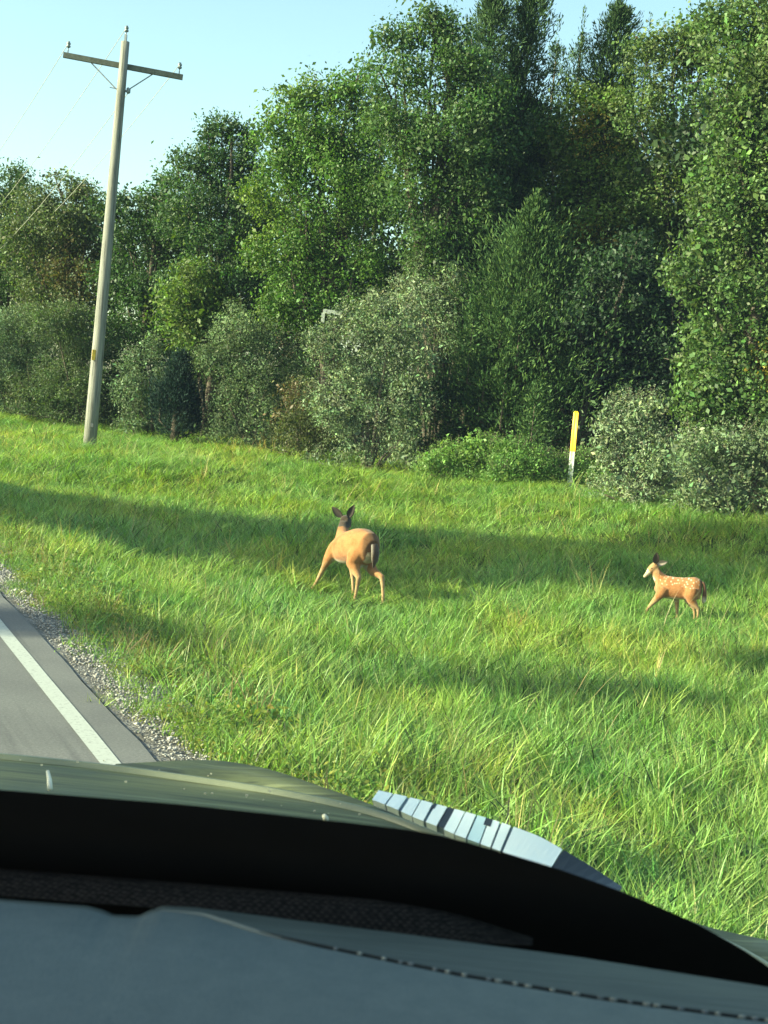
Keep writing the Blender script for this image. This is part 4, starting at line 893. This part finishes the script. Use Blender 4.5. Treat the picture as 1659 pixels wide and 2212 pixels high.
    bot = [(90, 205), (200, 248), (325, 305), (430, 345), (540, 395), (690, 450), (800, 490), (920, 530), (1060, 580), (1235, 655), (1425, 722)]
    TT = np.array([c2(*q) for q in top]); BB = np.array([c2(*q) for q in bot]); tt = np.linspace(0, 1, len(TT))
    def edge(t, w):   # w 0 bottom .. 1 top
        p = [np.interp(t, tt, A[:, k]) for A in (BB, TT) for k in (0, 1)]; Y = 2.30 - .30 * t
        lo = at(p[0], p[1], Y); hi = at(p[2], p[3], Y + .035); return lo * (1 - w) + hi * w
    trim = link('fender_reflection', None, None, root); trim.location = off; trim['label'] = 'sky reflection on the fender modelled as a pale ribbed strip with a dark end'
    def seg(t0, t1, w0, w1, nm, mat, thick=.012, out=0.0, n=3):
        mb = MB(); ts = np.linspace(t0, t1, n); V = []
        for t in ts:
            for w in (w0, w1):
                p = edge(t, w); V.append(p + [0, -out, out * .3]); V.append(p + [.004, thick, -thick * .8])
        Fs = []
        for i in range(n - 1):
            a = i * 4; Fs += [(a, a + 4, a + 6, a + 2), (a + 1, a + 3, a + 7, a + 5), (a, a + 1, a + 5, a + 4), (a + 2, a + 6, a + 7, a + 3)]
        Fs += [(0, 2, 3, 1), (n * 4 - 4, n * 4 - 3, n * 4 - 1, n * 4 - 2)]
        mb.add(V, Fs); link(nm, mb.mesh(nm), mat, trim)  # trim holds the pieces of the modelled sky reflection
    pale = simple('reflection_pale', (.80, .92, .93), .3, .6, var=.03); pale2 = simple('reflection_blue', (.55, .76, .82), .35, .5, var=.05); dk = simple('reflection_dark', (.02, .03, .04), .3, .5)
    seg(0.0, .60, .02, .94, 'reflection_backing', simple('reflection_gap', (.12, .18, .22), .4, .4), .02, -.004, 12)
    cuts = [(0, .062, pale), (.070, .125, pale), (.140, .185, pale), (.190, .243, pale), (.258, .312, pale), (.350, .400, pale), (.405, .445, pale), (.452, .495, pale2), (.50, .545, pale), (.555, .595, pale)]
    for a, b_, m in cuts: seg(a * .985, b_ * .985, .0, 1.0, 'reflection_rib', m, .02, .003)
    seg(.312, .345, .05, 1.0, 'reflection_slot', dk, .02, .000); seg(.478, .505, .72, 1.0, 'reflection_slot', dk, .02, .0042); seg(.245, .258, .75, 1.02, 'reflection_slot', dk, .02, .0042)
    seg(.600, .80, 0, 1, 'reflection_panel', pale, .03, .003, 10); seg(.803, 1.0, 0, 1, 'reflection_end', dk, .03, .002, 8)
    seg(.62, .99, -.10, -.02, 'reflection_rim', simple('reflection_rim', (.35, .42, .45), .25, .6, .6), .02, .004, 12)
    # windshield: raked glass, black band along its foot, lower strip of cloth-like screening
    p0 = np.array([0, 1.10, CZ - .395]); nrm = np.array([0, -.84, -1.0]); nrm /= np.linalg.norm(nrm)
    p_in = p0 - np.array([0, .006, .006])
    def W(x, y): return onplane(x, y, p_in, nrm)
    tb = [(-700, 1660), (-300, 1682), (0, 1706), (400, 1738), (700, 1771), (930, 1798), (1010, 1820), (1180, 1868), (1340, 1924), (1500, 1992), (1600, 2048), (1659, 2088), (1760, 2160), (1900, 2270)]
    Tb = smoothpts([W(x, y) for x, y in tb], 90)
    Bb = Tb.copy(); Bb[:, 1] = 1.22; Bb[:, 2] = p_in[2] - .12 * .84
    Bb[:, 0] = np.linspace(-.82, .78, 90)
    P = np.array([Tb * (1 - k) + Bb * k for k in np.linspace(0, 1, 8)] + [Bb + [0, -.01, -.04], Bb + [0, -.03, -.30]])
    part('windshield_band', grid_mesh('windshield_band', P), black)
    t = NT('glass_pane'); tr = t.n('ShaderNodeBsdfTransparent'); tr.inputs[0].default_value = (.89, .98, .785, 1)
    gl = t.n('ShaderNodeBsdfGlossy', Roughness=.02); gl.inputs[0].default_value = (1, 1, 1, 1); mx = t.n('ShaderNodeMixShader', Fac=.025)
    t.l(tr.outputs[0], mx.inputs[1]); t.l(gl.outputs[0], mx.inputs[2])
    du_ = t.n('ShaderNodeBsdfTranslucent'); du_.inputs[0].default_value = (.8, .82, .78, 1); m2 = t.n('ShaderNodeMixShader', Fac=.014)   # dust film added to lay a hazy veil over the view
    t.l(mx.outputs[0], m2.inputs[1]); t.l(du_.outputs[0], m2.inputs[2]); glass = t.done(m2)
    g = np.array([[(-.82, 1.22, p0[2] - .12 * .84), (.82, 1.22, p0[2] - .12 * .84)], [(-.72, .26, p0[2] + .84 * .84), (.72, .26, p0[2] + .84 * .84)]], float)
    part('windshield', grid_mesh('windshield', g, False), glass)
    # screening strip (coarse weave)
    t = NT('weave'); tc = t.n('ShaderNodeTexCoord'); mp = t.n('ShaderNodeMapping'); mp.inputs['Rotation'].default_value = (0, 0, R_(35)); mp.inputs['Scale'].default_value = (230, 520, 450)
    t.l(tc.outputs['Object'], mp.inputs[0]); v = t.n('ShaderNodeTexVoronoi', Scale=1.0, Randomness=.35); t.l(mp.outputs[0], v.inputs['Vector'])
    c = t.ramp(v.outputs['Distance'], [(.15, (.060, .054, .045)), (.45, (.026, .024, .021)), (.7, (.010, .010, .010))])
    weave = t.done(t.bsdf(c, .8, .2, bump=v.outputs['Distance'], bstr=-.5, bdist=.002))
    def V2(x, y, zz): return atz(x, y, CZ - zz)
    su = [(-700, 1838), (-300, 1852), (0, 1876), (400, 1906), (830, 1944), (1000, 1976), (1090, 2004), (1150, 2040)]
    sb = [(-700, 1898), (-300, 1912), (0, 1936), (400, 1966), (830, 2018), (1000, 2036), (1090, 2040), (1150, 2042)]
    A = smoothpts([onplane(x, y, p0 - np.array([0, .03, .02]), nrm) for x, y in su], 40); B = smoothpts([onplane(x, y, p0 - np.array([0, .05, .035]), nrm) for x, y in sb], 40)
    P = np.array([A * (1 - k) + B * k + np.array([0, 0, .006 * math.sin(math.pi * k)]) for k in np.linspace(0, 1, 6)])
    part('defroster_screen', grid_mesh('defroster_screen', P), weave)
    # dashboard
    zd = CZ - .345
    t = NT('dash_vinyl'); tc = t.n('ShaderNodeNewGeometry'); f = t.noise(420, 4, .7, tc.outputs['Position']); g_ = t.noise(45, 6, .75, tc.outputs['Position'])
    c = t.ramp(g_, [(.30, (.090, .120, .124)), (.70, (.126, .158, .156))])
    c = t.mix(c, (.8, .85, .85), t.ramp(f, [(.35, (0, 0, 0)), (.65, (1, 1, 1))]), 'MULTIPLY')
    vinyl = t.done(t.bsdf(c, .62, .35, bump=f, bstr=.6, bdist=.0015))
    du = [(-700, 1880), (-300, 1912), (0, 1942), (190, 1957), (222, 1966), (245, 1976), (300, 1978), (325, 1966), (352, 1957), (420, 1960), (830, 2012), (1240, 2066), (1659, 2132), (1900, 2172), (2400, 2260)]
    seam = [(-700, 1884), (-300, 1916), (0, 1946), (190, 1961), (222, 1970), (245, 1980), (300, 1982), (325, 1972), (352, 1965), (440, 1976), (560, 2016), (700, 2046), (1000, 2108), (1300, 2158), (1659, 2206), (1900, 2240), (2400, 2310)]
    # both lines share x stations
    xs = np.unique(np.concatenate([np.linspace(-700, 2300, 140), np.linspace(180, 460, 40)]))
    yu = np.interp(xs, *np.array(du).T); ys = np.interp(xs, *np.array(seam).T)
    for _ in range(1): ys[1:-1] = ys[:-2] * .25 + ys[1:-1] * .5 + ys[2:] * .25
    U_ = np.array([atz(x, y, zd) for x, y in zip(xs, yu)]); Sm = np.array([atz(x, y, zd + .006) for x, y in zip(xs, ys)])
    Sl = Sm.copy(); Sl[:, 2] -= .004; Sl[:, 1] += .002
    rows = [U_ + [0, .02, -.10], U_ + [0, .008, -.012], U_ + [0, .002, -.003], U_, U_ * .5 + Sl * .5 + [0, 0, -.001], Sl]
    t = NT('vent_vinyl'); gg = t.n('ShaderNodeNewGeometry'); m1 = t.n('ShaderNodeMapping'); m1.inputs['Rotation'].default_value = (0, 0, R_(-12)); m1.inputs['Scale'].default_value = (15, 330, 330); t.l(gg.outputs['Position'], m1.inputs[0]); f1 = t.noise(1, 2, .5, m1.outputs[0])
    vent = t.done(t.bsdf(t.ramp(f1, [(.35, (.052, .070, .066)), (.65, (.080, .102, .094))]), .6, .3, bump=f1, bstr=.5, bdist=.002))
    part('dashboard_front', grid_mesh('dashboard_front', np.array(rows)), vent)
    D = Sm.copy(); rows = [Sl, Sm + [0, 0, -.001], Sm + [0, -.006, .0015]]
    for k in (.15, .3, .5, .75, 1.0):
        q = Sm.copy(); q[:, 1] = Sm[:, 1] * (1 - k) + .25 * k; q[:, 0] *= (1 - k) + k * (np.abs(.9) / .9) * .9; q[:, 2] = zd + .008 + .012 * math.sin(k * 2.2) - .10 * k ** 3; rows.append(q)
    part('dashboard', grid_mesh('dashboard', np.array(rows)), vinyl)
    mb = MB(); xs2 = np.arange(560, 2300, 14.0); mb.tube([atz(x, np.interp(x, xs, ys) - 1.5, zd + .0062) for x in xs2], .0011, 6); part('dash_seam', mb.mesh('dash_seam', True), simple('seam_dark', (.018, .022, .022), .8))
    mb = MB(); xs2 = np.arange(340, 720, 10.0); mb.tube([atz(x, np.interp(x, xs, ys) + 2, zd + .0050) for x in xs2], [.0006 + .0018 * math.sin(math.pi * k / (len(xs2) - 1)) for k in range(len(xs2))], 8); part('dash_ridge_highlight', mb.mesh('dash_ridge_highlight', True), simple('ridge_highlight', (.17, .19, .165), .5))  # highlight of the dash ridge, modelled as a thin pale bead
    st = simple('stitch_thread', (.20, .22, .19), .5, .4); st2 = simple('stitch_dark', (.13, .15, .15), .6)
    smesh = ball((0, 0, 0), .0017).mesh('stitch', True); smesh.materials.append(st); s2 = ball((0, 0, 0), .0015).mesh('stitch', True); s2.materials.append(st2)
    r = np.random.default_rng(4); x = 725
    while x < 1690:
        y = np.interp(x, xs, ys) - 2; p = atz(x, y, zd + .0080); o = bpy.data.objects.new('stitch', smesh if r.uniform() < .6 else s2); COL.objects.link(o); o.parent = root; o.location = Vector(p) + off
        o.scale = (1.4, .8, .7) if r.uniform() < .5 else (1, .8, .7); x += r.choice([22, 28, 36, 52])
    # cabin and body round the camera (outside the frame)
    trimd = simple('cabin_lining', (.12, .12, .115), .8)
    def bar(nm, a, b_, w, mat): mb = MB(); mb.tube([a, b_], w, 4); part(nm, mb.mesh(nm), mat)
    mb = MB(); mb.box((0, -.70, 2.135), (1.44, 1.95, .05)); part('roof', mb.mesh('roof'), paint)
    for s in (-1, 1):
        bar('windshield_pillar', (.84 * s, 1.12, 1.40), (.73 * s, .26, 2.12), .045, paint)
        mb = MB(); mb.box((.86 * s, -.1, 1.0), (.08, 2.1, .82)); part('door', mb.mesh('door'), paint)
        bar('door_pillar', (.84 * s, -.75, 1.4), (.73 * s, -.75, 2.12), .05, paint)
    mb = MB(); mb.box((0, -1.68, 1.3), (1.5, .06, 1.5)); part('rear_wall', mb.mesh('rear_wall'), trimd)
    mb = MB(); mb.box((0, -.3, .58), (1.6, 2.6, .06)); part('floor_pan', mb.mesh('floor_pan'), trimd)
    mb = MB(); mb.box((0, 1.27, .92), (1.5, .05, .66)); part('firewall', mb.mesh('firewall'), black)
    # wheels
    for s in (-1, 1):
        for yy in (1.75, -1.2):
            mb = MB(); c = np.array([.80 * s - (.30 if yy > 0 else 0), yy, .36]); mb.tube([c + [-.11, 0, 0], c + [-.10, 0, 0], c + [.10, 0, 0], c + [.11, 0, 0]], [.30, .36, .36, .30], 24)
            w = part('wheel', mb.mesh('wheel', True), simple('tyre', (.02, .02, .02), .9))
make_car()
